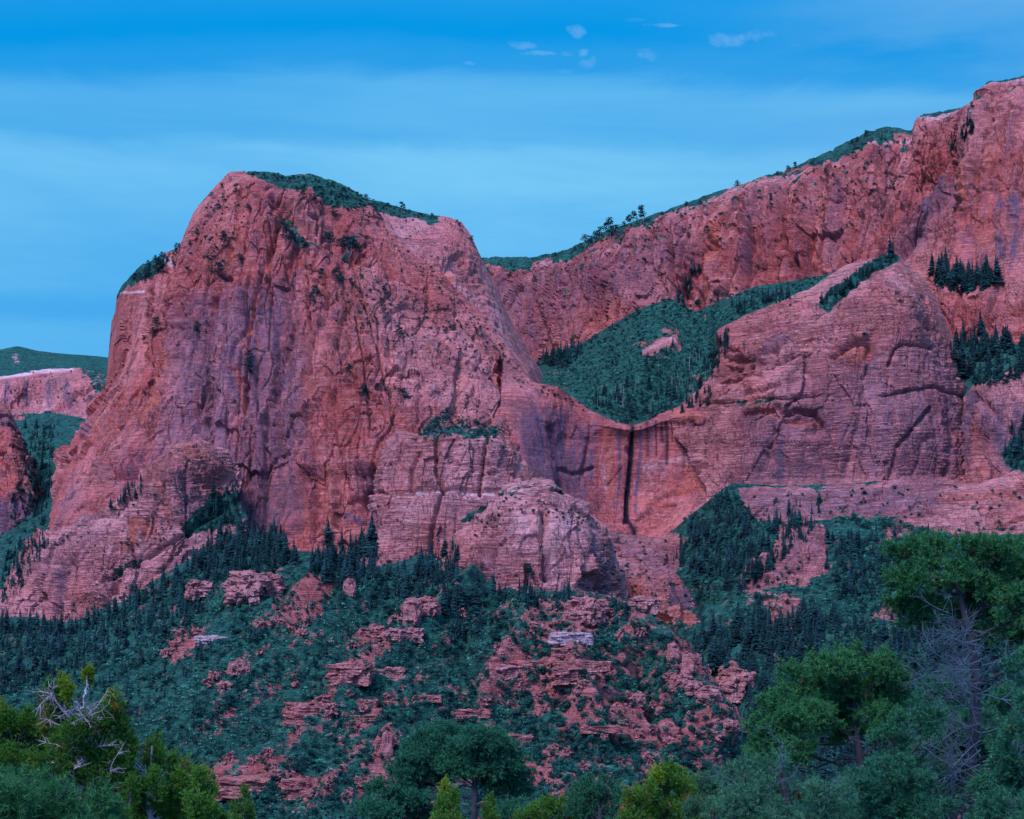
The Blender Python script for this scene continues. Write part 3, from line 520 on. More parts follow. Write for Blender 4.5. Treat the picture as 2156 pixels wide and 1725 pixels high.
A_feats += joints([(380, 560), (470, 400), (600, 400), (780, 560), (800, 1000), (300, 900)], 34, (600, 200), (80, 280), 2.0, -4.5) + joints([(380, 560), (470, 400), (600, 400), (680, 700), (600, 1000), (300, 900)], 9, (600, 200), (120, 300), 10, 5.0)
A_feats += [([(640 + 22 * i, 560 + 24 * i + 9 * (i % 3)), (700 + 24 * i, 590 + 25 * i), (770 + 22 * i, 640 + 22 * i)], 3.0, -5) for i in range(9)]
patch('great_butte', A, M_cliff, 1.7, dm(flute=0.9, blk=0.78, bed=0.8), feats=A_feats, paint=A_paint, cover=A_cover, back=(100, 15, 260, 0, 420, -120, 700, -500))
# alcove cliff with the dry waterfall
patch('alcove_cliff', [
 [(1060, 740, 1990), (1121, 803, 1965), (1175, 815, 1965), (1205, 835, 2000), (1240, 862, 1985), (1290, 884, 1975), (1328, 894, 1975), (1350, 890, 1975), (1400, 866, 1970), (1430, 856, 1960), (1470, 858, 1950), (1500, 862, 1940), (1540, 846, 1930), (1620, 820, 1920)],
 [(1060, 780, 1940), (1100, 830, 1925), (1165, 850, 1940), (1200, 865, 1960), (1240, 890, 1960), (1290, 898, 1955), (1328, 905, 1955), (1350, 903, 1955), (1400, 885, 1950), (1430, 876, 1940), (1470, 876, 1930), (1500, 880, 1925), (1540, 880, 1920), (1620, 870, 1915)],
 [(1050, 900, 1885), (1095, 930, 1880), (1150, 940, 1915), (1190, 950, 1950), (1240, 950, 1955), (1290, 950, 1960), (1328, 950, 1965), (1350, 950, 1965), (1400, 945, 1955), (1430, 940, 1945), (1470, 940, 1935), (1500, 940, 1925), (1540, 940, 1915), (1620, 940, 1905)],
 [(1070, 1010, 1860), (1130, 1020, 1865), (1170, 1020, 1905), (1200, 1030, 1940), (1240, 1030, 1950), (1290, 1030, 1960), (1328, 1030, 1968), (1350, 1030, 1968), (1400, 1020, 1960), (1430, 1010, 1950), (1470, 1005, 1935), (1500, 1000, 1920), (1540, 1000, 1905), (1620, 1000, 1890)],
 [(1090, 1070, 1850), (1150, 1080, 1870), (1190, 1080, 1920), (1220, 1090, 1925), (1250, 1090, 1940), (1290, 1100, 1950), (1322, 1105, 1955), (1350, 1105, 1950), (1400, 1090, 1930), (1430, 1070, 1915), (1470, 1050, 1900), (1500, 1040, 1890), (1540, 1035, 1880), (1620, 1030, 1870)],
 [(1090, 1160, 1900), (1150, 1160, 1880), (1190, 1150, 1870), (1220, 1150, 1865), (1250, 1150, 1865), (1290, 1150, 1865), (1328, 1155, 1865), (1360, 1155, 1860), (1400, 1145, 1850), (1430, 1130, 1850), (1470, 1110, 1840), (1500, 1100, 1840), (1540, 1090, 1840), (1620, 1080, 1840)]],
 M_cliff, 1.6, dm(flute=0.2, bed=0.3, blk=0.3), smooth=True, feats=[([(1245, 880), (1240, 940), (1225, 1010)], 5, -5), ([(1330, 900), (1328, 960), (1320, 1040), (1318, 1100)], 4, -5), ([(1180, 1080), (1185, 1000), (1165, 900)], 6, -8), ([(1185, 985), (1205, 1000), (1250, 985)], 4, -6), ([(1360, 1080), (1400, 1045), (1460, 1030), (1510, 1000)], 6, -6), ([(1340, 1100), (1380, 1070), (1420, 1065)], 4, -5), ([(1290, 920), (1350, 915), (1440, 920), (1500, 945)], 40, -6)],
 paint=[([(1332, 898), (1331, 950), (1326, 1000), (1321, 1060), (1320, 1095)], 4.2, 3, 1.3), ([(1320, 1095), (1328, 1112), (1334, 1120)], 7, 3, 1.0), ([(1349, 900), (1347, 960), (1340, 1030), (1338, 1080)], 3, 0, 1.2), ([(1305, 905), (1308, 990), (1300, 1060)], 3, 0, 1.1), ([(1250, 890), (1240, 1010)], 9, 0, 0.8)]
   + [([(x, 885 + (x % 7)), (x + 1 - (x % 3), 915 + (x * 37) % 95)], 1.8 + (x * 7 % 5) * 0.7, 0 if x % 3 else 3, 0.5 + (x * 11 % 7) * 0.08) for x in (1362, 1372, 1380, 1392, 1401, 1410, 1425, 1437, 1450, 1461, 1470, 1482, 1495, 1508, 1516)]
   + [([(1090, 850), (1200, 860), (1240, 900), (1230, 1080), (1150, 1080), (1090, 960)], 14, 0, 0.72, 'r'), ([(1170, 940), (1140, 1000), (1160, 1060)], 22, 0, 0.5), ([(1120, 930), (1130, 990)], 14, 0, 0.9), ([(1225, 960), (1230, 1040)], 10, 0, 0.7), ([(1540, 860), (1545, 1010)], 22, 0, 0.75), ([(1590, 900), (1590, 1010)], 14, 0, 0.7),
      ([(1270, 900), (1290, 1050), (1400, 1060), (1500, 980), (1500, 900)], 10, 1, 0.55), ([(1280, 960), (1290, 1040)], 18, 1, 0.5), ([(1360, 985), (1430, 968), (1490, 962)], 18, 2, 0.42), ([(1365, 985), (1372, 1020)], 9, 2, 0.40), ([(1272, 985), (1278, 1030)], 10, 2, 0.38), ([(1400, 1000), (1440, 990)], 14, 2, 0.3), ([(1430, 870), (1470, 880), (1500, 930)], 18, 1, 0.7)], back=(50, 0, 120, -30))
# the right dome
H = [
 [(1400, 880, 2010), (1465, 825, 2000), (1492, 792, 1995), (1500, 762, 1990), (1520, 722, 1990), (1506, 697, 1990), (1560, 668, 1985), (1625, 640, 1980), (1700, 610, 1975), (1784, 557, 1970), (1840, 546, 1965), (1888, 535, 1960), (1935, 580, 1960), (1965, 620, 1965), (1990, 680, 1970), (2010, 720, 1975), (2040, 765, 1980), (2052, 800, 1990)],
 [(1400, 900, 1970), (1440, 880, 1955), (1475, 860, 1945), (1505, 820, 1940), (1540, 790, 1935), (1570, 750, 1925), (1620, 710, 1915), (1680, 680, 1905), (1740, 650, 1900), (1790, 630, 1895), (1840, 610, 1890), (1880, 600, 1890), (1920, 630, 1890), (1945, 680, 1895), (1965, 720, 1900), (1985, 760, 1905), (2010, 800, 1920), (2040, 850, 1945)],
 [(1440, 940, 1930), (1480, 920, 1915), (1510, 900, 1900), (1545, 880, 1890), (1580, 850, 1880), (1620, 820, 1870), (1660, 790, 1865), (1710, 770, 1860), (1750, 750, 1855), (1800, 740, 1850), (1840, 730, 1850), (1880, 730, 1850), (1920, 740, 1850), (1945, 770, 1855), (1965, 800, 1860), (1985, 840, 1870), (2010, 880, 1885), (2040, 920, 1925)],
 [(1470, 1000, 1910), (1510, 970, 1890), (1540, 950, 1875), (1570, 930, 1865), (1610, 910, 1855), (1650, 890, 1845), (1690, 870, 1840), (1730, 860, 1835), (1770, 850, 1830), (1810, 850, 1825), (1850, 850, 1825), (1885, 850, 1825), (1920, 860, 1830), (1950, 880, 1835), (1975, 900, 1840), (1995, 920, 1850), (2015, 940, 1865), (2040, 970, 1915)],
 [(1490, 1030, 1880), (1530, 1020, 1865), (1560, 1015, 1855), (1590, 1010, 1845), (1630, 1010, 1835), (1670, 1010, 1828), (1710, 1010, 1822), (1750, 1010, 1815), (1790, 1010, 1812), (1830, 1008, 1810), (1870, 1005, 1810), (1905, 1003, 1812), (1935, 1002, 1815), (1960, 1000, 1818), (1985, 1000, 1825), (2005, 1000, 1835), (2025, 1000, 1850), (2040, 1010, 1900)],
 [(1490, 1080, 1850), (1530, 1080, 1835), (1560, 1080, 1825), (1590, 1080, 1815), (1630, 1080, 1805), (1670, 1080, 1798), (1710, 1080, 1792), (1750, 1080, 1785), (1790, 1080, 1782), (1830, 1080, 1780), (1870, 1080, 1780), (1905, 1080, 1782), (1935, 1080, 1785), (1960, 1080, 1788), (1985, 1080, 1795), (2005, 1080, 1805), (2025, 1080, 1820), (2040, 1080, 1860)]]
patch('right_dome', H, M_slab, 1.9, dm(flute=0.5, bed=0.9, blk=0.75, terr=4), feats=[([(1740, 640), (1800, 590), (1880, 545)], 8, -12), ([(1500, 700), (1600, 690), (1700, 640)], 6, -6), ([(1540, 740), (1640, 700), (1740, 650)], 5, -6), ([(1480, 800), (1560, 770), (1650, 760)], 8, -9), ([(1500, 800), (1560, 785), (1700, 745)], 7, -9, 'o'), ([(1470, 850), (1600, 835), (1650, 842), (1720, 830)], 7, -8, 'o'), ([(1560, 700), (1660, 672), (1760, 640)], 6, -7, 'o'), ([(1900, 640), (1960, 700), (2010, 790)], 9, -10), ([(1860, 830), (1960, 815), (2030, 840)], 6, -7, 'o'), ([(1655, 700), (1620, 760), (1570, 800)], 12, 8),
  ([(1760, 745), (1800, 722), (1828, 718), (1830, 740)], 11, -10), ([(1750, 752), (1790, 722), (1815, 715), (1832, 722)], 4, -9), ([(1645, 870), (1680, 862), (1715, 872), (1730, 895)], 5, -11), ([(1660, 890), (1700, 885), (1720, 900)], 16, -8), ([(1870, 770), (1885, 735), (1900, 725), (1960, 735)], 4, -7), ([(1840, 700), (1810, 880), (1780, 1000)], 9, -6),
  ([(1540, 760), (1600, 745), (1640, 740)], 7, -10), ([(1640, 690), (1600, 750)], 12, 8), ([(1640, 880), (1600, 990)], 8, -7), ([(1875, 1010), (1890, 940), (1960, 860)], 5, -8), ([(1990, 860), (2000, 920), (1990, 1000)], 5, -8), ([(1560, 870), (1640, 860)], 7, -10), ([(1520, 800), (1600, 790)], 6, -8), ([(1560, 825), (1640, 815)], 5, -7)],
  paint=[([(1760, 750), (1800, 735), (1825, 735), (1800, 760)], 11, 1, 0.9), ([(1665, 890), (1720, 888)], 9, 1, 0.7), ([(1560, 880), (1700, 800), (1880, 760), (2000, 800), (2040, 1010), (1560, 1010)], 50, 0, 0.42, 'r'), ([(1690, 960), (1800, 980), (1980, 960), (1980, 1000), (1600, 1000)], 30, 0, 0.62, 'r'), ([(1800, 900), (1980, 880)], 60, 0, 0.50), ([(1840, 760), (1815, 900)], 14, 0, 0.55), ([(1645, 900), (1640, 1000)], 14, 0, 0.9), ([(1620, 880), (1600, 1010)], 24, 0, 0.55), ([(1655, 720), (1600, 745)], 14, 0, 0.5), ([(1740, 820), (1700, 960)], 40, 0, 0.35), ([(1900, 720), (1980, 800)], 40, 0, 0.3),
         ([(1880, 560), (1820, 600), (1700, 650), (1580, 720)], 40, 2, 0.25), ([(1890, 560), (1960, 620)], 20, 1, 0.3), ([(1580, 840), (1620, 870)], 16, 1, 0.5), ([(1520, 840), (1560, 820)], 18, 2, 0.3), ([(1960, 955), (2020, 960)], 10, 0, 0.6)],
  cover=lambda P, px, py, N: np.maximum(0.5 * region(px, py, [(1500, 850), (1560, 838), (1640, 838), (1640, 850), (1540, 856)], 5), 0.9 * region(px, py, [(1725, 628), (1800, 572), (1860, 538), (1895, 526), (1885, 546), (1860, 562), (1800, 604), (1730, 648)], 5)), back=(60, 0, 150, -20, 260, -80))
# cliffs at the right edge, beside the dome
patch('right_edge_cliff', [
 [(2030, 840, 1900), (2055, 812, 1890), (2090, 796, 1880), (2156, 770, 1860), (2230, 750, 1850), (2350, 730, 1840)],
 [(2035, 880, 1890), (2060, 850, 1870), (2090, 840, 1850), (2156, 830, 1840), (2230, 810, 1830), (2350, 800, 1820)],
 [(2030, 960, 1860), (2060, 940, 1840), (2100, 930, 1820), (2156, 920, 1800), (2230, 910, 1790), (2350, 900, 1780)],
 [(2020, 1050, 1830), (2060, 1040, 1800), (2100, 1030, 1790), (2156, 1030, 1770), (2230, 1020, 1760), (2350, 1020, 1750)]],
 M_slab, 2.0, dm(flute=0.6), feats=[([(2052, 830), (2048, 900), (2035, 1000)], 6, -12), ([(2060, 840), (2120, 900)], 10, -8)], paint=[([(2090, 860), (2120, 960)], 30, 0, 0.8), ([(2050, 830), (2040, 990)], 8, 0, 1.0), ([(2140, 860), (2140, 960)], 20, 0, 0.8)],
 cover=lambda P, px, py, N: 0.7 * region(px, py, [(2100, 950), (2156, 900), (2300, 900), (2300, 1040), (2120, 1000)], 10), back=(50, -5, 120, -40))
# slickrock benches below dome and alcove
J = [
 [(1230, 1140, 1880), (1270, 1112, 1870), (1330, 1125, 1880), (1400, 1128, 1870), (1460, 1080, 1850), (1540, 1018, 1830), (1640, 1022, 1810), (1760, 1018, 1800), (1870, 1012, 1795), (1980, 1006, 1790), (2050, 1020, 1780), (2156, 985, 1760), (2350, 960, 1740)],
 [(1240, 1170, 1800), (1280, 1150, 1810), (1340, 1150, 1820), (1410, 1160, 1810), (1480, 1110, 1790), (1560, 1060, 1770), (1640, 1055, 1760), (1760, 1050, 1755), (1870, 1045, 1750), (1980, 1035, 1740), (2050, 1030, 1735), (2156, 1020, 1730), (2350, 1000, 1710)],
 [(1270, 1230, 1730), (1310, 1210, 1740), (1360, 1200, 1750), (1420, 1200, 1740), (1490, 1170, 1730), (1570, 1120, 1710), (1650, 1110, 1700), (1760, 1105, 1690), (1870, 1100, 1685), (1980, 1090, 1680), (2050, 1080, 1675), (2156, 1070, 1670), (2350, 1060, 1660)],
 [(1290, 1290, 1680), (1340, 1270, 1690), (1380, 1250, 1690), (1440, 1240, 1680), (1510, 1230, 1670), (1590, 1190, 1650), (1660, 1170, 1640), (1760, 1160, 1630), (1870, 1150, 1620), (1980, 1140, 1620), (2050, 1140, 1610), (2156, 1130, 1600), (2350, 1120, 1590)],
 [(1300, 1370, 1630), (1360, 1340, 1630), (1410, 1330, 1630), (1460, 1320, 1620), (1530, 1300, 1600), (1600, 1290, 1580), (1680, 1280, 1570), (1760, 1270, 1560), (1870, 1260, 1560), (1980, 1250, 1550), (2050, 1250, 1540), (2156, 1240, 1530), (2350, 1230, 1520)],
 [(1300, 1500, 1560), (1360, 1480, 1550), (1410, 1450, 1540), (1460, 1440, 1530), (1530, 1430, 1500), (1600, 1430, 1490), (1680, 1430, 1480), (1760, 1430, 1470), (1870, 1430, 1460), (1980, 1430, 1450), (2050, 1430, 1440), (2156, 1430, 1430), (2350, 1420, 1420)],
 [(1300, 1750, 1500), (1360, 1750, 1500), (1410, 1750, 1500), (1460, 1750, 1480), (1530, 1750, 1450), (1600, 1750, 1400), (1680, 1750, 1400), (1760, 1750, 1400), (1870, 1750, 1400), (1980, 1750, 1400), (2050, 1750, 1400), (2156, 1750, 1400), (2350, 1750, 1400)]]
rock_windows = [[(1250, 1100), (1440, 1130), (1420, 1215), (1480, 1260), (1290, 1290), (1270, 1180)], [(1560, 1030), (2050, 1000), (2350, 980), (2350, 1130), (1960, 1120), (1880, 1090), (1760, 1080), (1640, 1100), (1560, 1070)],
                [(1650, 1110), (1735, 1105), (1745, 1195), (1700, 1230), (1640, 1240), (1560, 1250), (1560, 1215), (1620, 1160)], [(1300, 1260), (1420, 1260), (1470, 1300), (1460, 1320), (1330, 1300)], [(1600, 1250), (1680, 1250), (1690, 1330), (1610, 1340)], [(1840, 1270), (1900, 1260), (1900, 1310), (1830, 1310)], [(1880, 1090), (1960, 1090), (1880, 1170), (1850, 1150)]]
def J_cover(P, px, py, N):
    c = np.clip(0.82 + 0.7 * fbm(P[..., 0] / 24, P[..., 1] / 30, P[..., 2] / 20, 4, 0.65), 0.2, 1)
    for i, w in enumerate(rock_windows): c = np.minimum(c, 1 - region(px, py, w, 9) * (0.95 if i < 4 else 0.6))
    return c
patch('valley_benches', J, M_slab, 2.0, lambda P, px, py: rock_disp(P, px, py, flute=0.5, bed=1.0, blk=1.0) * np.clip(1.15 - J_cover(P, px, py, None), 0.25, 1), feats=[
  ([(1660, 1115), (1730, 1110), (1735, 1190), (1650, 1200)], 14, 14, 'r'), ([(1420, 1230), (1510, 1235), (1505, 1265), (1415, 1270)], 8, -22, 'r'), ([(1570, 1220), (1620, 1165), (1645, 1235)], 10, 10, 'r'), ([(1330, 1235), (1370, 1228), (1380, 1265), (1330, 1270)], 6, 9, 'r'), ([(1300, 1140), (1360, 1150), (1410, 1165)], 5, -6), ([(1360, 1190), (1410, 1192)], 4, -7), ([(1780, 1045), (2000, 1025)], 5, -6)],
  paint=[([(1420, 1232), (1515, 1236), (1510, 1268), (1415, 1272)], 8, 0, 1.2, 'r'), ([(1560, 1035), (1980, 1015), (1980, 1080), (1600, 1080)], 20, 0, 0.6, 'r'), ([(1480, 1262), (1470, 1300)], 6, 3, 0.6), ([(1330, 1240), (1375, 1260)], 12, 1, 0.5), ([(1990, 1060), (2050, 1040), (2150, 1050)], 24, 1, 0.4), ([(2000, 1030), (2150, 1010)], 12, 2, 0.3), ([(1290, 1130), (1400, 1200)], 50, 0, 0.5), ([(1570, 1240), (1650, 1180), (1730, 1150)], 40, 0, 0.35), ([(1380, 1300), (1480, 1300)], 20, 1, 0.6)],
  cover=J_cover, back=(50, -5, 150, -60))
# lower left apron of ledges
patch('left_apron', [
 [(-60, 1290, 1850), (12, 1240, 1830), (50, 1180, 1820), (90, 1130, 1820), (140, 1110, 1815), (200, 1085, 1810), (260, 1048, 1810), (320, 985, 1810), (375, 942, 1805), (410, 936, 1800), (450, 945, 1800), (480, 960, 1810), (500, 1000, 1820)],
 [(-60, 1300, 1800), (18, 1255, 1780), (58, 1200, 1765), (100, 1150, 1755), (150, 1130, 1750), (205, 1110, 1745), (265, 1075, 1745), (320, 1020, 1745), (370, 975, 1745), (400, 990, 1750), (425, 1020, 1760), (450, 1060, 1770), (500, 1060, 1780)],
 [(-60, 1310, 1770), (22, 1275, 1750), (60, 1240, 1735), (100, 1210, 1725), (150, 1190, 1715), (210, 1170, 1710), (265, 1150, 1710), (320, 1110, 1715), (365, 1080, 1720), (400, 1090, 1725), (430, 1110, 1730), (470, 1120, 1740), (520, 1120, 1750)],
 [(-60, 1320, 1750), (22, 1300, 1730), (60, 1290, 1715), (100, 1285, 1705), (150, 1290, 1695), (205, 1260, 1690), (260, 1220, 1690), (310, 1190, 1690), (360, 1170, 1695), (400, 1160, 1700), (440, 1150, 1710), (480, 1150, 1720), (530, 1150, 1730)],
 [(-60, 1360, 1720), (22, 1370, 1700), (60, 1370, 1690), (100, 1370, 1680), (150, 1370, 1665), (205, 1350, 1660), (260, 1320, 1660), (310, 1290, 1660), (360, 1260, 1660), (400, 1240, 1660), (440, 1220, 1670), (480, 1200, 1690), (530, 1200, 1700)]],
 M_pale, 1.8, crest=0.8, disp=dm(flute=0.9, bed=1.5, terr=6), feats=[([(145, 1180), (125, 1230), (120, 1290)], 10, -12), ([(260, 1220), (230, 1280), (220, 1300)], 8, -10), ([(290, 1110), (300, 1180)], 14, 9), ([(380, 950), (420, 960), (440, 990)], 16, 9), ([(240, 1140), (250, 1180)], 6, -9), ([(220, 1230), (290, 1190), (400, 1120), (480, 1080)], 5, -9), ([(330, 1010), (360, 1100), (400, 1120)], 9, -10)],
 paint=[([(270, 1160), (290, 1110), (320, 1120)], 14, 1, 0.7), ([(390, 960), (430, 970)], 14, 1, 0.5), ([(160, 1260), (210, 1290)], 26, 1, 0.35), ([(130, 1190), (120, 1280)], 9, 0, 0.7), ([(380, 1000), (400, 1080)], 16, 0, 0.5), ([(200, 1120), (100, 1200)], 30, 0, 0.2)],
 cover=lambda P, px, py, N: np.maximum(0.6 * np.exp(-(pdist(px, py, [(210, 1240), (280, 1195), (400, 1130), (490, 1070)])[0] / 5) ** 2), 0.7 * region(px, py, [(380, 1110), (440, 1060), (520, 1040), (520, 1120), (400, 1130)], 6)), back=(60, 0, 160, -40))
# front buttress
patch('front_buttress', [
 [(795, 1040, 1760), (800, 980, 1745), (815, 930, 1735), (835, 905, 1725), (880, 918, 1720), (925, 905, 1715), (960, 900, 1715), (1000, 905, 1715), (1045, 900, 1715), (1075, 925, 1720), (1095, 965, 1725), (1120, 1000, 1735), (1140, 1030, 1750)],
 [(795, 1080, 1720), (806, 1000, 1690), (822, 950, 1680), (845, 935, 1675), (885, 940, 1670), (925, 935, 1668), (960, 930, 1668), (1000, 935, 1668), (1040, 935, 1668), (1070, 960, 1672), (1095, 990, 1680), (1125, 1020, 1695), (1150, 1050, 1720)],
 [(790, 1120, 1700), (800, 1060, 1670), (812, 1040, 1655), (840, 1037, 1648), (885, 1037, 1645), (925, 1037, 1643), (960, 1037, 1642), (1000, 1036, 1642), (1045, 1035, 1645), (1080, 1035, 1650), (1110, 1040, 1660), (1140, 1050, 1675), (1170, 1070, 1700)],
 [(775, 1190, 1670), (785, 1130, 1640), (798, 1100, 1625), (835, 1090, 1615), (880, 1090, 1612), (925, 1090, 1610), (965, 1090, 1610), (1005, 1090, 1610), (1050, 1090, 1612), (1090, 1090, 1615), (1120, 1100, 1620), (1160, 1110, 1640), (1190, 1130, 1660)],
 [(768, 1235, 1650), (774, 1210, 1615), (785, 1190, 1600), (830, 1180, 1590), (880, 1175, 1588), (925, 1170, 1588), (965, 1160, 1588), (1005, 1150, 1588), (1050, 1150, 1590), (1090, 1150, 1595), (1120, 1160, 1600), (1160, 1170, 1610), (1190, 1190, 1640)],
 [(765, 1290, 1640), (775, 1290, 1600), (790, 1290, 1580), (830, 1280, 1570), (880, 1280, 1568), (925, 1270, 1568), (965, 1260, 1568), (1005, 1250, 1568), (1050, 1250, 1570), (1090, 1250, 1575), (1120, 1260, 1580), (1160, 1270, 1590), (1190, 1290, 1600)]],
 M_pale, 1.6, crest=0.45, disp=dm(flute=0.55, bed=1.3, terr=5), feats=[([(922, 930), (920, 1000), (935, 1040), (915, 1100), (905, 1190)], 4, -11), ([(1030, 900), (1022, 960), (1010, 1040)], 4, -8), ([(885, 960), (870, 1000), (868, 1040)], 5, -7), ([(800, 1040), (900, 1038), (1000, 1036), (1120, 1036)], 6, -5), ([(830, 920), (820, 1000), (812, 1080)], 9, -7), ([(950, 980), (1040, 1000)], 5, -5), ([(1100, 960), (1085, 1010)], 5, -6)],
 paint=[([(815, 1043), (900, 1041), (1000, 1039), (1110, 1038)], 5, 2, 0.9), ([(835, 925), (815, 1010)], 10, 0, 0.5), ([(1060, 1000), (1090, 1020)], 14, 1, 0.4), ([(870, 1000), (910, 1020)], 16, 1, 0.25), ([(905, 1100), (895, 1170)], 10, 1, 0.45), ([(880, 930), (920, 945)], 12, 1, 0.4), ([(1060, 920), (1080, 940)], 12, 1, 0.5), ([(800, 1080), (1050, 1070), (1050, 1200), (790, 1210)], 20, 2, 0.22, 'r'), ([(1050, 1060), (960, 1080)], 14, 0, 0.35)],
 cover=lambda P, px, py, N: np.maximum(0.62 * region(px, py, [(860, 925), (900, 905), (925, 880), (960, 895), (1060, 890), (1040, 920), (990, 925), (930, 930)], 6), 0.6 * region(px, py, [(960, 1110), (1010, 1080), (1060, 1050), (1040, 1085), (1000, 1105)], 5)), back=(60, 0, 140, 10))
patch('lower_buttress', [
 [(930, 1200, 1590), (966, 1128, 1580), (1004, 1116, 1575), (1018, 1086, 1570), (1058, 1062, 1570), (1080, 1036, 1570), (1152, 1030, 1570), (1172, 1052, 1570), (1228, 1060, 1575), (1240, 1092, 1585), (1276, 1118, 1600), (1300, 1200, 1610), (1325, 1260, 1620)],
 [(935, 1220, 1570), (970, 1160, 1550), (1000, 1140, 1540), (1030, 1120, 1535), (1060, 1100, 1530), (1095, 1080, 1530), (1140, 1075, 1530), (1180, 1085, 1532), (1215, 1100, 1540), (1240, 1125, 1550), (1265, 1160, 1570), (1295, 1215, 1590), (1322, 1265, 1605)],
 [(955, 1250, 1560), (985, 1200, 1530), (1010, 1180, 1515), (1040, 1160, 1508), (1070, 1150, 1502), (1105, 1140, 1500), (1145, 1140, 1500), (1180, 1145, 1503), (1215, 1155, 1510), (1245, 1175, 1525), (1270, 1200, 1550), (1295, 1235, 1575), (1320, 1272, 1595)],
 [(965, 1270, 1545), (990, 1240, 1510), (1020, 1225, 1495), (1050, 1220, 1488), (1080, 1215, 1482), (1110, 1215, 1480), (1145, 1215, 1480), (1180, 1220, 1483), (1215, 1225, 1490), (1245, 1235, 1505), (1270, 1245, 1530), (1295, 1260, 1560), (1320, 1280, 1590)],
 [(965, 1330, 1530), (990, 1320, 1490), (1020, 1310, 1475), (1050, 1310, 1468), (1080, 1310, 1462), (1110, 1310, 1460), (1145, 1310, 1460), (1180, 1310, 1463), (1215, 1320, 1470), (1245, 1330, 1485), (1270, 1330, 1510), (1295, 1330, 1540), (1320, 1340, 1570)]],
 M_pale, 1.6, crest=0.6, disp=dm(flute=0.7, bed=1.5, bedh=9, blk=1.4, terr=8), feats=[([(1143, 1090), (1142, 1160), (1145, 1230)], 5, -12), ([(1230, 1100), (1240, 1180), (1260, 1250)], 6, -9), ([(1150, 1150), (1185, 1200), (1200, 1235)], 6, 8), ([(1020, 1110), (1010, 1180), (995, 1230)], 7, -9), ([(1060, 1120), (1050, 1210)], 6, -5), ([(1010, 1130), (1060, 1090), (1130, 1080), (1200, 1090)], 5, -6)],
 paint=[([(1143, 1160), (1146, 1230)], 6, 0, 0.8), ([(1230, 1130), (1260, 1240)], 18, 0, 0.5), ([(1100, 1210), (1140, 1230)], 16, 1, 0.3), ([(1080, 1100), (1200, 1110), (1190, 1180), (1070, 1190)], 14, 2, 0.4, 'r'), ([(990, 1200), (1010, 1150)], 10, 1, 0.4), ([(1060, 1170), (1050, 1230)], 12, 0, 0.3)],
 cover=lambda P, px, py, N: 0.45 * region(px, py, [(1020, 1090), (1060, 1040), (1180, 1040), (1240, 1080), (1180, 1070), (1080, 1070)], 6), back=(50, 5, 120, 10))
# talus hill in the middle distance
NN = [
 [(-330, 1330, 1800), (-80, 1300, 1740), (60, 1300, 1700), (150, 1310, 1680), (300, 1240, 1670), (420, 1165, 1670), (540, 1130, 1680), (620, 1160, 1660), (700, 1165, 1640), (780, 1190, 1600), (880, 1170, 1580), (980, 1185, 1540), (1100, 1230, 1480), (1200, 1238, 1470), (1290, 1262, 1480), (1350, 1300, 1490), (1420, 1340, 1500), (1500, 1400, 1510)],
 [(-330, 1430, 1650), (-80, 1400, 1620), (60, 1390, 1590), (150, 1380, 1570), (300, 1330, 1560), (420, 1270, 1560), (540, 1230, 1560), (620, 1240, 1550), (700, 1245, 1530), (780, 1260, 1500), (880, 1260, 1480), (980, 1270, 1450), (1100, 1290, 1410), (1200, 1300, 1400), (1290, 1310, 1405), (1350, 1335, 1415), (1420, 1370, 1440), (1500, 1430, 1480)],
 [(-330, 1530, 1520), (-80, 1510, 1490), (60, 1500, 1470), (150, 1480, 1450), (300, 1440, 1440), (420, 1400, 1430), (540, 1360, 1430), (620, 1350, 1430), (700, 1350, 1410), (780, 1360, 1390), (880, 1365, 1370), (980, 1370, 1350), (1100, 1380, 1325), (1200, 1385, 1315), (1290, 1395, 1320), (1370, 1410, 1330), (1450, 1430, 1350), (1540, 1480, 1420)],
 [(-330, 1640, 1380), (-80, 1620, 1360), (60, 1610, 1340), (150, 1590, 1330), (300, 1560, 1320), (420, 1530, 1310), (540, 1500, 1300), (620, 1490, 1290), (700, 1485, 1280), (780, 1480, 1270), (880, 1480, 1260), (980, 1480, 1245), (1100, 1480, 1235), (1200, 1480, 1230), (1290, 1485, 1235), (1390, 1495, 1245), (1490, 1510, 1265), (1580, 1550, 1330)],
 [(-330, 1760, 1260), (-80, 1750, 1240), (60, 1740, 1230), (150, 1720, 1220), (300, 1690, 1210), (420, 1650, 1200), (540, 1620, 1190), (620, 1610, 1185), (700, 1600, 1180), (780, 1590, 1175), (880, 1590, 1165), (980, 1590, 1160), (1100, 1590, 1155), (1200, 1590, 1150), (1290, 1595, 1155), (1390, 1600, 1165), (1490, 1610, 1185), (1590, 1640, 1260)],
 [(-330, 1900, 1140), (-80, 1900, 1130), (60, 1880, 1120), (150, 1860, 1110), (300, 1830, 1100), (420, 1800, 1090), (540, 1770, 1080), (620, 1760, 1075), (700, 1750, 1070), (780, 1740, 1065), (880, 1740, 1060), (980, 1740, 1060), (1100, 1740, 1055), (1200, 1740, 1055), (1290, 1740, 1060), (1390, 1740, 1070), (1490, 1750, 1090), (1600, 1780, 1170)],
 [(-330, 2150, 1000), (-80, 2150, 990), (60, 2130, 980), (150, 2130, 980), (300, 2130, 970), (420, 2130, 960), (540, 2130, 950), (620, 2130, 950), (700, 2130, 950), (780, 2130, 940), (880, 2130, 940), (980, 2130, 940), (1100, 2130, 940), (1200, 2130, 940), (1290, 2130, 950), (1390, 2130, 960), (1490, 2130, 990), (1600, 2130, 1060)]]
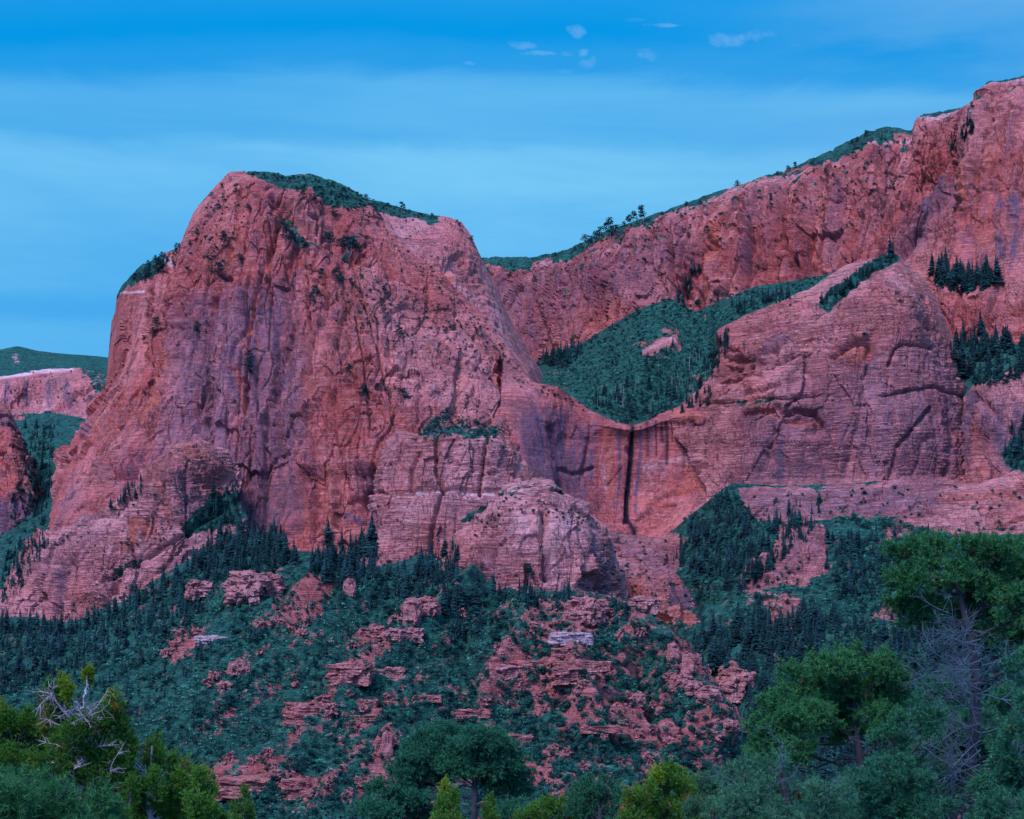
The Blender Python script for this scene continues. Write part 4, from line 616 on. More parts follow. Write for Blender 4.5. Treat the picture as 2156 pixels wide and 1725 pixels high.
ribs = [[(1000, 1240), (900, 1330), (780, 1430), (650, 1560), (540, 1700)], [(700, 1230), (560, 1330), (400, 1440), (250, 1540)], [(1000, 1440), (850, 1560), (700, 1680)], [(820, 1240), (700, 1330), (560, 1450), (420, 1580)], [(1100, 1300), (1020, 1500), (900, 1650)], [(1280, 1280), (1400, 1400), (1500, 1560)], [(1200, 1400), (1260, 1560)]]
gullies = [[(900, 1290), (790, 1390), (700, 1480), (600, 1600), (520, 1720)], [(980, 1330), (960, 1420), (850, 1520), (740, 1640)], [(600, 1290), (450, 1400), (300, 1500)], [(1080, 1330), (1010, 1440), (960, 1600)], [(1350, 1380), (1380, 1500)]]
def N_disp(P, px, py):
    x, y, z = P[..., 0], P[..., 1], P[..., 2]
    D = 9 * fbm(x / 70, y / 70, z / 70, 4) + 2.5 * fbm(x / 11, y / 11, z / 11, 3)
    b = (z + 5 * fbm(x / 60, y / 60, z / 60, 2)) / 13.0; fr = b - np.floor(b)
    bm = sstep(0.0, 0.25, perlin(x / 75 + 3, y / 75, np.floor(b) * 2.3))
    return D + 6.5 * bm * np.exp(-(1 - fr) * 3.5) + 2.2 * facets(x / 22, y / 22, z / 14, 8) + 0.9 * facets(x / 8, y / 8, z / 6, 11)
bare = [[(700, 1410), (790, 1330), (830, 1300), (930, 1240), (960, 1260), (870, 1330), (830, 1400), (760, 1430)], [(600, 1490), (720, 1470), (700, 1520), (640, 1560), (620, 1620)], [(450, 1630), (560, 1590), (700, 1650), (650, 1690), (460, 1680)], [(1050, 1385), (1300, 1390), (1340, 1440), (1200, 1460), (1130, 1500), (1060, 1480), (1020, 1560), (990, 1540)], [(1150, 1310), (1260, 1320), (1250, 1350), (1160, 1340)], [(1100, 1260), (1260, 1270), (1280, 1300), (1120, 1290)], [(1180, 1450), (1320, 1470), (1400, 1520), (1500, 1540), (1480, 1580), (1300, 1550), (1200, 1530)], [(620, 1250), (700, 1250), (680, 1310), (610, 1340), (560, 1340)], [(790, 1560), (830, 1540), (850, 1600), (830, 1680), (780, 1660)], [(1390, 1380), (1500, 1440), (1520, 1480), (1400, 1430)], [(1280, 1680), (1480, 1690), (1500, 1720), (1280, 1720)], [(370, 1320), (430, 1320), (440, 1370), (350, 1400)], [(960, 1590), (1100, 1600), (1180, 1640), (1000, 1640)]]
def N_cover(P, px, py, N):
    c = np.full(px.shape, 0.78)
    for w in bare: c = np.minimum(c, 0.78 - 0.44 * region(px, py, w, 16))
    c = c - 0.20 * sstep(900, 1150, px) * sstep(1250, 1300, py)
    n = fbm(P[..., 0] / 28, P[..., 1] / 28, P[..., 2] / 28, 5, 0.68)
    rx, rz = P[..., 0] - P[..., 2], P[..., 0] + P[..., 2]     # spurs and gullies run down to the left on the left flank
    lf = sstep(1150, 900, px)
    n = n * (1 - 0.6 * lf) + 0.85 * lf * fbm(rx / 26, rz / 170, P[..., 1] / 120, 4, 0.6)
    n = n + 0.45 * fbm(P[..., 0] / 9, P[..., 1] / 9, P[..., 2] / 9, 3, 0.6)
    return np.clip(c + 1.15 * n * (0.5 + 0.5 * sstep(300, 800, px)), 0, 1)
patch('talus_hill', NN, M_talus, 2.0, N_disp, feats=[(r, 28, 22) for r in ribs] + [(g, 20, -17) for g in gullies], cover=N_cover, back=(60, -10, 200, -60))
# valley floor out to the horizon, and the near hillside the camera stands on
def ground_h(x, y):
    z = np.interp(y, [-300, 0, 6, 60, 400, 900, 1400, 30000], [12, -1.7, -2.9, -14.5, -110, -240, -300, -300]) + 1.2 * fbm(x / 25, y / 25, x * 0, 3) * np.clip(np.hypot(x, y) / 12, 0, 1)
    return z
ys = np.concatenate([np.linspace(-250, 0, 30), np.linspace(2, 120, 90), np.linspace(125, 1500, 90), np.geomspace(1600, 40000, 24)])
xs = np.concatenate([-np.geomspace(26000, 160, 22), np.linspace(-150, 150, 150), np.geomspace(160, 26000, 22)])
gx, gy = np.meshgrid(xs, ys); gz = ground_h(gx, gy)
idx = np.arange(gx.size).reshape(gx.shape)
gm = mesh_np('ground', np.stack([gx, gy, gz], -1).reshape(-1, 3), np.stack([idx[:-1, :-1], idx[:-1, 1:], idx[1:, 1:], idx[1:, :-1]], -1).reshape(-1, 4), [M_ground], smooth=True)
for nm in ('paint', 'cover'):
    v = np.zeros((gx.size, 4), np.float32); v[:, 3] = 1
    if nm == 'cover': v[:, 0] = 0.55
    at = gm.attributes.new(nm, 'FLOAT_COLOR', 'POINT'); at.data.foreach_set('color', v.ravel())
tag(link('ground', gm), kind='structure')
# ------------------------------------------------------------------ plant and rock builders
def foliage(name, a, b, c=None, rough=0.75, far=False):
    m, t, bs = mat_new(name); q = NB(t); g = t.nodes.new('ShaderNodeNewGeometry'); oi = t.nodes.new('ShaderNodeObjectInfo')
    col = q.mix(g.outputs['Random Per Island'], a, b)
    if c: col = q.mix(q.ramp(g.outputs['Random Per Island'], 0.9, 0.97), col, c)
    col = q.mix(q.ramp(oi.outputs['Random'], 0.0, 1.0, 0.0, 0.35), col, tuple(v * 0.45 for v in a))
    pn = t.nodes.new('ShaderNodeTexNoise'); pn.inputs['Scale'].default_value = 0.085; pn.inputs['Detail'].default_value = 3; t.links.new(g.outputs['Position'], pn.inputs[0])
    col = q.mix(q.ramp(pn.outputs[0], 0.40, 0.62, 0.0, 0.62 if far else 0.0), col, tuple(v * 0.30 for v in a)); col = q.mix(q.ramp(pn.outputs[0], 0.46, 0.30, 0.0, 0.55 if far else 0.0), col, tuple(min(1, v * 1.5) for v in b))
    t.links.new(col, bs.inputs['Base Color']); bs.inputs['Roughness'].default_value = rough
    return m
M_fir = foliage('fir_needles', (0.004, 0.030, 0.032), (0.014, 0.074, 0.058), far=True)
M_bush = foliage('bush_leaves', (0.004, 0.050, 0.040), (0.018, 0.135, 0.082), far=True)
M_scrub = foliage('scrub_leaves', (0.014, 0.155, 0.100), (0.072, 0.370, 0.200), (0.24, 0.22, 0.18), far=True)
M_bark, _t, _b = mat_new('bark'); _q = NB(_t)
_t.links.new(_q.mix(_q.noise(9, (1, 1, 0.15), 6), (0.05, 0.045, 0.045), (0.20, 0.18, 0.17)), _b.inputs['Base Color'])
M_dead, _t, _b = mat_new('dead_wood'); _q = NB(_t)
_t.links.new(_q.mix(_q.noise(14, (1, 1, 0.2), 6), (0.22, 0.21, 0.20), (0.50, 0.48, 0.46)), _b.inputs['Base Color'])

def tris(V, mi=0): return np.asarray(V, np.float32).reshape(-1, 3, 3), np.full(len(V), mi, np.int32)
def cone_trunk(r0, h, n=5, lean=(0, 0), z0=0.0):
    T = []
    for i in range(n):
        a, b = 2 * math.pi * i / n, 2 * math.pi * (i + 1) / n
        T.append([(r0 * math.cos(a), r0 * math.sin(a), z0), (r0 * math.cos(b), r0 * math.sin(b), z0), (lean[0], lean[1], h)])
    return T
def t_conifer(sd, wide=0.17, bare=0.12, dens=1.0):
    g = np.random.default_rng(sd); T = []
    n = int(17 * dens)
    for i in range(n):
        f = i / (n - 1); z = bare + (0.97 - bare) * f ** 0.93; rr = wide * (1 - f) ** 0.8 * g.uniform(0.75, 1.2) + 0.012
        k = 7 if f < 0.7 else 5
        for j in range(k):
            a = 2 * math.pi * (j + g.uniform(-0.4, 0.4)) / k + i; r = rr * g.uniform(0.35, 1.25); w = 0.42 * r + 0.014
            c, s = math.cos(a), math.sin(a); zz = z + g.uniform(-0.02, 0.02); dr = 0.35 * r
            tip = (c * r, s * r, zz - dr); b0 = (c * r * 0.15 - s * w, s * r * 0.15 + c * w, zz - dr * 0.55); b1 = (c * r * 0.15 + s * w, s * r * 0.15 - c * w, zz - dr * 0.5); up = (0, 0, zz + 0.05)
            T.append([b0, tip, up]); T.append([tip, b1, up])
    T.append([(-0.012, 0, 0.93), (0.012, 0, 0.93), (0, 0, 1.02)])
    a, ma = tris(T, 0); b, mb = tris(cone_trunk(0.018, 0.8), 1)
    return np.concatenate([a, b]), np.concatenate([ma, mb])
def blob_tris(g, n, c, rad, leaf, shell=0.55):
    d = g.normal(size=(n, 3)); d /= np.linalg.norm(d, axis=1)[:, None]; r = g.uniform(shell, 1, (n, 1)) ** 0.6
    p = np.array(c) + d * r * np.array(rad)
    u = g.normal(size=(n, 3)); u /= np.linalg.norm(u, axis=1)[:, None]; v = np.cross(u, d); v /= np.linalg.norm(v, axis=1)[:, None] + 1e-6
    u = np.cross(d, v) * 0.6 + u * 0.4
    L = leaf * g.uniform(0.6, 1.3, (n, 1))
    return np.stack([p - u * L * 0.6 - v * L * 0.5, p + u * L * 0.8, p - u * L * 0.3 + v * L * 0.6], 1)
def t_bush(sd, n=190, lumps=7, leaf=0.085):
    g = np.random.default_rng(sd); parts = []
    for i in range(lumps):
        a = g.uniform(0, 6.28); r = g.uniform(0, 0.28); z = g.uniform(0.22, 0.58); R0 = g.uniform(0.15, 0.25)
        parts.append(blob_tris(g, n // lumps, (r * math.cos(a), r * math.sin(a), z), (R0, R0, R0 * 0.85), leaf))
    a = np.concatenate(parts); ma = np.zeros(len(a), np.int32)
    b, mb = tris(cone_trunk(0.035, 0.5), 1)
    return np.concatenate([a, b]).astype(np.float32), np.concatenate([ma, mb])
def t_scrub(sd, n=26):
    g = np.random.default_rng(sd); a = blob_tris(g, n, (0, 0, 0.2), (0.42, 0.42, 0.28), 0.17)
    return a.astype(np.float32), np.zeros(len(a), np.int32)
def t_pine(sd, n=260):
    """ponderosa: bare stem, clumped irregular crown"""
    g = np.random.default_rng(sd); parts = []; m = 8
    for i in range(m):
        z = 0.45 + 0.5 * i / m; a = g.uniform(0, 6.28); r = g.uniform(0.02, 0.2) * (1.15 - i / m); R0 = g.uniform(0.09, 0.16) * (1.1 - 0.4 * i / m)
        parts.append(blob_tris(g, n // m, (r * math.cos(a), r * math.sin(a), z), (R0 * 1.25, R0 * 1.25, R0 * 0.6), 0.05))
    a = np.concatenate(parts); ma = np.zeros(len(a), np.int32); b, mb = tris(cone_trunk(0.022, 0.92, 5, (0.03, 0)), 1)
    return np.concatenate([a, b]).astype(np.float32), np.concatenate([ma, mb])
def t_snag(sd):
    g = np.random.default_rng(sd); T = cone_trunk(0.014, 1.0, 4, (g.uniform(-.03, .03), 0))
    for i in range(12):
        z = g.uniform(0.3, 0.92); a = g.uniform(0, 6.28); L = g.uniform(0.04, 0.12) * (1.2 - z); c, s = math.cos(a), math.sin(a)
        T.append([(0, 0, z), (0.006, 0, z + 0.012), (c * L, s * L, z + g.uniform(-0.01, 0.04))])
    return tris(T, 0)
TPL = {'conifer': [t_conifer(i, 0.17 + 0.022 * (i % 5), 0.06 + 0.02 * (i % 3)) for i in range(8)], 'bush': [t_bush(20 + i) for i in range(8)], 'scrub': [t_scrub(40 + i) for i in range(8)],
       'pine': [t_pine(60 + i) for i in range(6)], 'snag': [t_snag(80 + i) for i in range(6)]}
MATS = {'conifer': [M_fir, M_bark], 'bush': [M_bush, M_bark], 'scrub': [M_scrub], 'pine': [M_fir, M_bark], 'snag': [M_dead]}
_tm = {}
def tpl_mesh(kind, i):
    if (kind, i) not in _tm:
        T, mi = TPL[kind][i]; nm = {'conifer': 'conifer_tree', 'bush': 'pinyon_bush', 'pine': 'rim_pine', 'snag': 'dead_tree', 'scrub': 'scrub'}[kind]
        _tm[(kind, i)] = mesh_np(nm, T.reshape(-1, 3), np.arange(len(T) * 3).reshape(-1, 3), MATS[kind], mi)
    return _tm[(kind, i)]
def merged(name, kind, items, mats=None):
    """many small plants as ONE object; items: (pos, height, width factor)"""
    Vs, Ms = [], []
    for k, T in enumerate(TPL[kind]):
        sel = [q for j, q in enumerate(items) if j % len(TPL[kind]) == k]
        if not sel: continue
        P = np.array([q[0] for q in sel], np.float32); h = np.array([q[1] for q in sel], np.float32); w = np.array([q[2] for q in sel], np.float32)
        a = rng.uniform(0, 6.28, len(sel)); c, s = np.cos(a)[:, None], np.sin(a)[:, None]
        t = T[0].reshape(-1, 3)
        x = (t[:, 0] * c - t[:, 1] * s) * (h * w)[:, None]; y = (t[:, 0] * s + t[:, 1] * c) * (h * w)[:, None]; z = t[:, 2] * h[:, None]
        Vs.append((np.stack([x, y, z], -1) + P[:, None]).reshape(-1, 3)); Ms.append(np.tile(T[1], len(sel)))
    V = np.concatenate(Vs); me = mesh_np(name, V, np.arange(len(V)).reshape(-1, 3), mats or MATS[kind], np.concatenate(Ms))
    return link(name, me)

def hit(px, py):
    ix, iy = int((px - BX0) / CELL), int((py - BY0) / CELL); best = None
    for a in (-1, 0, 1):
        for b in (-1, 0, 1):
            x, y = ix + a, iy + b
            if 0 <= x < BW and 0 <= y < BH and IB[y, x] >= 0 and (best is None or ZB[y, x] < ZB[best]): best = (y, x)
    return best
PLANTS = {'conifer': [], 'bush': [], 'pine': [], 'snag': [], 'scrub': []}
def place(kind, px, py, hpx, where, w=1.0):
    b = hit(px, py)
    if b is None: return
    P = VB[b]; h = hpx / F * P[1]
    PLANTS[kind].append((P - np.array([0, 0, 0.04 * h]), h, w, where, hpx, px, py))
def grow(kind, poly, n, h, where, w=(0.75, 1.45), clump=0.0, cov=None, only=None, sc=30.0, aniso=False):
    xs = [p[0] for p in poly]; ys = [p[1] for p in poly]; got = 0; tries = 0
    while got < n and tries < n * 6:
        m = max(64, n); x = rng.uniform(min(xs), max(xs), m); y = rng.uniform(min(ys), max(ys), m); ok = inside(x, y, poly); x, y = x[ok], y[ok]; tries += m
        if not len(x): continue
        cells = [hit(a, b) for a, b in zip(x, y)]; keep = [i for i, c in enumerate(cells) if c is not None]
        if not keep: continue
        P = np.array([VB[cells[i]] for i in keep]); nz = fbm(P[:, 0] / sc, P[:, 1] / sc, P[:, 2] / sc, 3) if not aniso else 1.3 * fbm((P[:, 0] - P[:, 2]) / 22, (P[:, 0] + P[:, 2]) / 150, P[:, 1] / 120, 3)
        for j, i in enumerate(keep):
            if got >= n: break
            if clump and nz[j] < clump * 0.5 - 0.25 + rng.uniform(-0.12, 0.12): continue
            if cov is not None and CB[cells[i]] < cov + rng.uniform(-0.15, 0.15): continue
            if only and patch_names[IB[cells[i]]] not in only: continue
            hp = rng.uniform(0, 1) ** (1.6 if kind != 'conifer' else 2.2) * (h[1] - h[0]) * (1.0 if kind != 'conifer' else 1.25) + h[0] * (1.0 if kind != 'conifer' else 0.62)
            hh = hp / F * P[j][1]
            PLANTS[kind].append((P[j] - np.array([0, 0, 0.05 * hh]), hh, rng.uniform(*w), where, hp, x[i], y[i])); got += 1
g_ = grow
# forests and single conifers
g_('conifer', [(0, 1310), (150, 1325), (240, 1290), (300, 1260), (380, 1215), (430, 1180), (480, 1130), (590, 1120), (612, 1185), (480, 1250), (380, 1320), (250, 1400), (100, 1440), (-80, 1480), (-80, 1310)], 520, (24, 52), 'in the dark forest under the left ledges')
g_('conifer', [(400, 1180), (480, 1120), (600, 1130), (605, 1190), (480, 1210)], 120, (34, 60), 'in the dark forest under the left ledges')
g_('conifer', [(635, 1190), (700, 1160), (790, 1120), (790, 1190), (770, 1240), (700, 1230)], 120, (34, 64), 'at the foot of the great butte wall')
g_('conifer', [(860, 1210), (880, 1180), (960, 1150), (965, 1200), (920, 1250), (790, 1270)], 90, (22, 46), 'between the two banded buttresses')
g_('conifer', [(930, 1260), (1000, 1250), (1010, 1330), (950, 1360)], 40, (40, 74), 'below the lower banded buttress', clump=0.3)
g_('conifer', [(100, 1460), (400, 1330), (640, 1230), (900, 1270), (900, 1350), (600, 1480), (300, 1560), (100, 1560)], 210, (16, 34), 'on the green middle slope', clump=0.5, aniso=True)
g_('conifer', [(1415, 1170), (1440, 1110), (1490, 1065), (1530, 1050), (1570, 1075), (1592, 1130), (1560, 1210), (1480, 1240), (1435, 1210)], 190, (26, 54), 'on the wooded knob beside the waterfall alcove')
g_('conifer', [(1600, 1115), (1680, 1060), (1725, 1055), (1722, 1080), (1700, 1135), (1650, 1165)], 70, (24, 44), 'on the bench under the right dome')
g_('conifer', [(1590, 1140), (1660, 1160), (1620, 1200), (1560, 1250), (1510, 1240)], 70, (28, 48), 'in the ravine below the right dome')
g_('conifer', [(1740, 1130), (1860, 1130), (1890, 1170), (1850, 1260), (1760, 1260), (1742, 1190)], 120, (28, 52), 'in the ravine below the right dome')
g_('conifer', [(1455, 1340), (1600, 1290), (1720, 1290), (1850, 1340), (1950, 1300), (2200, 1300), (2200, 1600), (1600, 1640), (1560, 1460), (1490, 1410)], 1500, (30, 62), 'in the shadowy valley forest at right')
g_('conifer', [(1880, 1120), (1960, 1120), (2000, 1300), (1880, 1340), (1840, 1250)], 90, (26, 50), 'in the shadowy valley forest at right', clump=0.3)
g_('conifer', [(1948, 575), (1990, 568), (2040, 578), (2110, 585), (2090, 600), (2030, 615), (1985, 608)], 100, (26, 60), 'in the pocket above the right terrace')
g_('conifer', [(1995, 745), (2030, 700), (2156, 710), (2300, 710), (2300, 770), (2100, 800), (2055, 812), (2015, 780)], 230, (34, 66), 'in the pocket below the right terrace')
g_('conifer', [(2095, 930), (2156, 890), (2280, 880), (2280, 1060), (2130, 1000)], 70, (30, 56), 'on the cliff shelf at the right edge')
g_('conifer', [(1135, 760), (1215, 725), (1225, 745), (1180, 775)], 60, (22, 42), 'at the head of the hanging valley')
g_('conifer', [(1240, 850), (1330, 890), (1420, 865), (1500, 850), (1490, 810), (1400, 800), (1280, 810)], 90, (22, 44), 'above the lip of the dry waterfall')
g_('conifer', [(1180, 790), (1260, 770), (1500, 700), (1500, 800), (1300, 820)], 50, (14, 28), 'across the scrubby hanging valley', clump=0.3)
g_('conifer', [(1480, 740), (1535, 690), (1530, 750), (1480, 800)], 50, (18, 32), 'beside the right dome slabs')
g_('conifer', [(1728, 645), (1800, 602), (1860, 560), (1888, 548), (1885, 535), (1860, 545), (1800, 580), (1730, 628)], 80, (18, 30), 'along the seam behind the right dome')
for x, y, h in ((1869, 545, 58), (1877, 540, 40), (1430, 630, 40), (1440, 640, 34), (1338, 660, 24), (1285, 692, 22), (1200, 740, 46), (1176, 745, 34)): place('conifer', x, y, h, 'against the rim wall at the top of the green slope')
for x, y, h in ((690, 1140, 55), (850, 1210, 40), (1022, 1260, 40), (860, 1250, 50)): place('conifer', x, y, h, 'pressed against the great butte wall')
g_('conifer', [(1480, 560), (1445, 615), (1440, 585), (1470, 562)], 26, (22, 36), 'in the dark notch of the rim wall')
g_('conifer', [(2045, 250), (2050, 270), (2010, 320), (1990, 330), (2000, 285)], 34, (12, 28), 'in the dark notch of the rim wall')
g_('conifer', [(48, 895), (120, 890), (112, 960), (92, 1100), (100, 1150), (60, 1220), (0, 1270), (0, 1190), (70, 1100)], 230, (14, 30), 'in the narrow gully at the far left')
g_('conifer', [(400, 1110), (420, 1060), (500, 1020), (510, 1100)], 50, (14, 32), 'on the ledge under the butte wall')
g_('conifer', [(225, 1070), (300, 1000), (300, 1030), (240, 1090)], 34, (12, 26), 'on the ledge under the butte wall')
g_('conifer', [(1530, 645), (1600, 618), (1680, 610), (1700, 605), (1640, 632), (1560, 660)], 60, (18, 32), 'along the seam behind the right dome')
for i in range(150):
    x = rng.uniform(0, 1330); y = np.interp(x, [0, 60, 150, 300, 420, 540, 620, 700, 780, 880, 980, 1100, 1200, 1330], [1315, 1312, 1318, 1252, 1180, 1150, 1172, 1178, 1210, 1200, 1210, 1248, 1256, 1290]) + rng.uniform(2, 16)
    place('conifer', x, y, rng.uniform(14, 50), 'at the foot of the great butte wall', rng.uniform(0.8, 1.3))
# pines on crests
for x, y, h in ((1320, 474, 16), (1331, 470, 22), (1346, 466, 26), (1308, 480, 14), (1298, 483, 12), (1262, 502, 20), (1272, 497, 24), (1283, 492, 26), (1250, 508, 18), (1240, 512, 16), (1229, 520, 20), (1218, 524, 14), (1206, 528, 10), (1165, 540, 11), (1396, 452, 10), (1440, 436, 12), (1470, 430, 10), (1549, 394, 14), (1632, 370, 10), (1657, 364, 14), (1669, 358, 14), (1707, 345, 10), (1801, 300, 12), (1820, 290, 16), (1790, 306, 12), (2046, 224, 12), (1938, 250, 6)):
    place('pine', x, y + 4, h * 1.8, 'on the skyline of the rim wall', 1.3)
for x, y, h in ((775, 422, 13), (846, 445, 16), (908, 456, 9), (970, 478, 10), (998, 503, 10), (612, 374, 9), (462, 395, 11), (448, 410, 9), (820, 436, 10), (560, 365, 7), (965, 466, 7)):
    place('pine', x, y + 4, h * 1.9, 'on the skyline of the great butte', 1.4)
g_('pine', [(270, 600), (300, 568), (350, 540), (375, 528), (372, 550), (345, 572), (290, 598)], 80, (12, 24), 'on the green crest of the left shoulder', w=(0.9, 1.3))
for x, y, h in ((604, 505, 34), (620, 512, 30), (632, 520, 26), (612, 470, 26), (598, 480, 22), (700, 460, 24), (640, 530, 22), (700, 525, 34), (715, 530, 30), (735, 535, 34), (748, 538, 28), (726, 525, 30), (690, 512, 22), (680, 577, 18), (710, 578, 20), (718, 600, 30), (735, 608, 22), (660, 625, 26), (815, 620, 18), (812, 665, 24), (840, 710, 26), (732, 800, 30), (765, 835, 30), (768, 840, 26), (843, 850, 34), (808, 828, 18), (655, 640, 20), (465, 510, 26), (505, 550, 22), (495, 410, 20), (520, 440, 16), (522, 800, 30), (523, 780, 30), (524, 760, 26), (411, 690, 16), (414, 700, 18), (930, 900, 36), (912, 918, 24), (895, 1030, 14), (945, 880, 26), (1000, 905, 24), (1110, 1225, 30), (560, 950, 14), (330, 690, 24), (322, 705, 20), (305, 720, 16), (440, 545, 14), (447, 545, 12)):
    place('pine', x, y + 2, h * 1.25, 'on a ledge of the great butte face', 1.6)
# bushes
g_('bush', [(1000, 1250), (1280, 1270), (1430, 1350), (1540, 1500), (1600, 1760), (600, 1760), (480, 1700), (700, 1560), (900, 1400)], 1900, (9, 26), 'on the red talus ridge', w=(1.0, 1.4), cov=0.30)
g_('bush', [(1100, 1350), (1400, 1370), (1540, 1500), (1600, 1760), (1000, 1760)], 500, (14, 34), 'on the red talus ridge', w=(1.0, 1.4))
g_('bush', [(0, 1440), (400, 1320), (700, 1220), (900, 1280), (900, 1400), (700, 1560), (500, 1760), (-60, 1760)], 1300, (8, 22), 'on the green left slope', w=(1.0, 1.5), clump=0.55, aniso=True)
g_('bush', [(1130, 790), (1230, 730), (1406, 630), (1530, 640), (1600, 612), (1860, 530), (1890, 530), (1860, 550), (1700, 605), (1500, 700), (1500, 760), (1480, 850), (1330, 890), (1200, 840)], 1500, (4, 10), 'across the scrubby hanging valley', w=(1.0, 1.6), cov=0.5)
g_('bush', [(1030, 550), (1290, 480), (1520, 410), (1700, 360), (1900, 290), (1990, 300), (1960, 400), (1700, 450), (1500, 520), (1300, 570), (1060, 600)], 420, (4, 11), 'clinging to the rim wall', w=(1.0, 1.5), clump=0.55, sc=45)
g_('bush', [(1180, 560), (1500, 450), (1980, 330), (1900, 500), (1500, 600), (1250, 680)], 160, (3, 8), 'clinging to the rim wall', w=(1.0, 1.5), clump=0.4)
g_('bush', [(385, 500), (440, 410), (500, 370), (530, 400), (500, 480), (470, 570), (390, 580)], 130, (4, 12), 'clinging to the top of the great butte', w=(1.0, 1.6), clump=0.3)
g_('bush', [(640, 560), (760, 560), (900, 610), (1000, 680), (1070, 750), (1060, 800), (900, 740), (760, 700), (650, 650)], 360, (3, 9), 'on the sloping slickrock of the butte', w=(1.2, 1.8), clump=0.3)
g_('bush', [(800, 462), (880, 535), (950, 590), (1005, 650), (1080, 738), (1128, 812), (1100, 812), (1050, 752), (980, 675), (920, 605), (850, 545)], 190, (3, 8), 'on the sloping slickrock of the butte', w=(1.2, 1.9))
g_('bush', [(700, 700), (1000, 780), (1080, 880), (1060, 960), (760, 900)], 160, (3, 7), 'on the sloping slickrock of the butte', w=(1.2, 1.8), clump=0.3)
g_('bush', [(380, 560), (640, 560), (640, 900), (400, 860)], 60, (3, 8), 'in cracks of the butte face')
g_('bush', [(530, 362), (660, 366), (850, 440), (950, 462), (820, 450), (640, 402)], 160, (4, 9), 'on the green cap of the great butte', w=(1.2, 1.8))
g_('bush', [(700, 410), (970, 470), (1010, 600), (900, 540)], 70, (3, 7), 'on the rear wall of the butte', clump=0.3)
g_('bush', [(860, 925), (930, 870), (1060, 895), (1040, 930)], 120, (5, 13), 'on top of the banded buttress', w=(1.1, 1.5), clump=0.25)
g_('bush', [(980, 1140), (1020, 1080), (1070, 1040), (1240, 1080), (1220, 1110), (1080, 1075), (1030, 1120)], 90, (4, 11), 'on top of the lower banded buttress', w=(1.1, 1.5))
g_('bush', [(100, 1150), (260, 1060), (400, 960), (500, 960), (520, 1100), (420, 1130), (240, 1150)], 170, (4, 13), 'on the ledge under the butte wall', clump=0.3)
g_('bush', [(1560, 640), (1880, 560), (1960, 640), (2040, 780), (1900, 860), (1560, 860), (1480, 800)], 90, (3, 10), 'on the right dome', clump=0.45)
g_('bush', [(1240, 1140), (1440, 1130), (1500, 1330), (1300, 1330)], 120, (5, 14), 'on the slickrock benches below the alcove', w=(1.1, 1.5), clump=0.35)
g_('bush', [(1560, 1040), (2150, 1010), (2150, 1130), (1900, 1330), (1560, 1330)], 320, (6, 18), 'on the benches under the right dome', clump=0.35)
g_('bush', [(0, 780), (230, 760), (220, 850), (0, 870)], 90, (3, 7), 'above the far pink cliff', clump=0.3)
for poly_, n_, wh in (([(0, 1330), (240, 1290), (430, 1190), (600, 1150), (600, 1240), (380, 1330), (100, 1450), (-60, 1470)], 260, 'on the green left slope'), ([(620, 1200), (790, 1180), (960, 1200), (1000, 1330), (700, 1270)], 160, 'on the green left slope'),
    ([(1430, 1090), (1530, 1050), (1590, 1130), (1700, 1240), (1500, 1230)], 160, 'on the benches under the right dome'), ([(1460, 1330), (1850, 1200), (2100, 1280), (2100, 1600), (1600, 1600)], 420, 'on the benches under the right dome'), ([(1990, 740), (2156, 720), (2156, 800), (2050, 812)], 50, 'on the benches under the right dome'), ([(50, 890), (120, 890), (90, 1150), (0, 1270)], 90, 'in the narrow gully at the far left')):
    g_('bush', poly_, n_, (8, 20), wh, w=(0.9, 1.4))
g_('bush', [(950, 1240), (1330, 1262), (1345, 1290), (1200, 1262), (950, 1275)], 130, (9, 22), 'on the red talus ridge', w=(1.0, 1.4))
g_('conifer', [(955, 1245), (1320, 1262), (1330, 1290), (960, 1280)], 34, (16, 40), 'below the lower banded buttress')
g_('bush', [(60, 1300), (600, 1140), (620, 1180), (60, 1345)], 120, (8, 18), 'on the green left slope')
for x0, y0, x1, y1, n_, h_, wh in ((1132, 764, 1227, 726, 20, (6, 14), 'across the scrubby hanging valley'), (1227, 726, 1336, 660, 26, (6, 14), 'across the scrubby hanging valley'), (1336, 660, 1406, 630, 14, (6, 14), 'across the scrubby hanging valley'), (1440, 645, 1596, 608, 30, (6, 16), 'across the scrubby hanging valley'),
    (1140, 815, 1240, 858, 22, (5, 11), 'across the scrubby hanging valley'), (1240, 858, 1325, 890, 18, (5, 12), 'across the scrubby hanging valley'), (1345, 888, 1460, 828, 22, (5, 12), 'across the scrubby hanging valley'), (1460, 828, 1500, 720, 18, (5, 12), 'across the scrubby hanging valley'),
    (520, 366, 620, 372, 16, (5, 10), 'on the green cap of the great butte'), (620, 400, 700, 432, 18, (5, 11), 'on the green cap of the great butte'), (700, 430, 880, 462, 30, (5, 11), 'on the green cap of the great butte'), (660, 370, 850, 440, 30, (4, 8), 'on the green cap of the great butte'),
    (1440, 1100, 1530, 1036, 30, (7, 18), 'on the benches under the right dome'), (1540, 1040, 1600, 1110, 20, (7, 18), 'on the benches under the right dome'), (1600, 1105, 1740, 1100, 24, (7, 16), 'on the benches under the right dome'), (1760, 1095, 1960, 1115, 50, (7, 18), 'on the benches under the right dome')):
    for i_ in range(n_):
        t_ = rng.uniform(); place('bush', x0 + (x1 - x0) * t_ + rng.normal() * 3, y0 + (y1 - y0) * t_ + rng.normal() * 4, rng.uniform(*h_), wh, rng.uniform(0.9, 1.5))
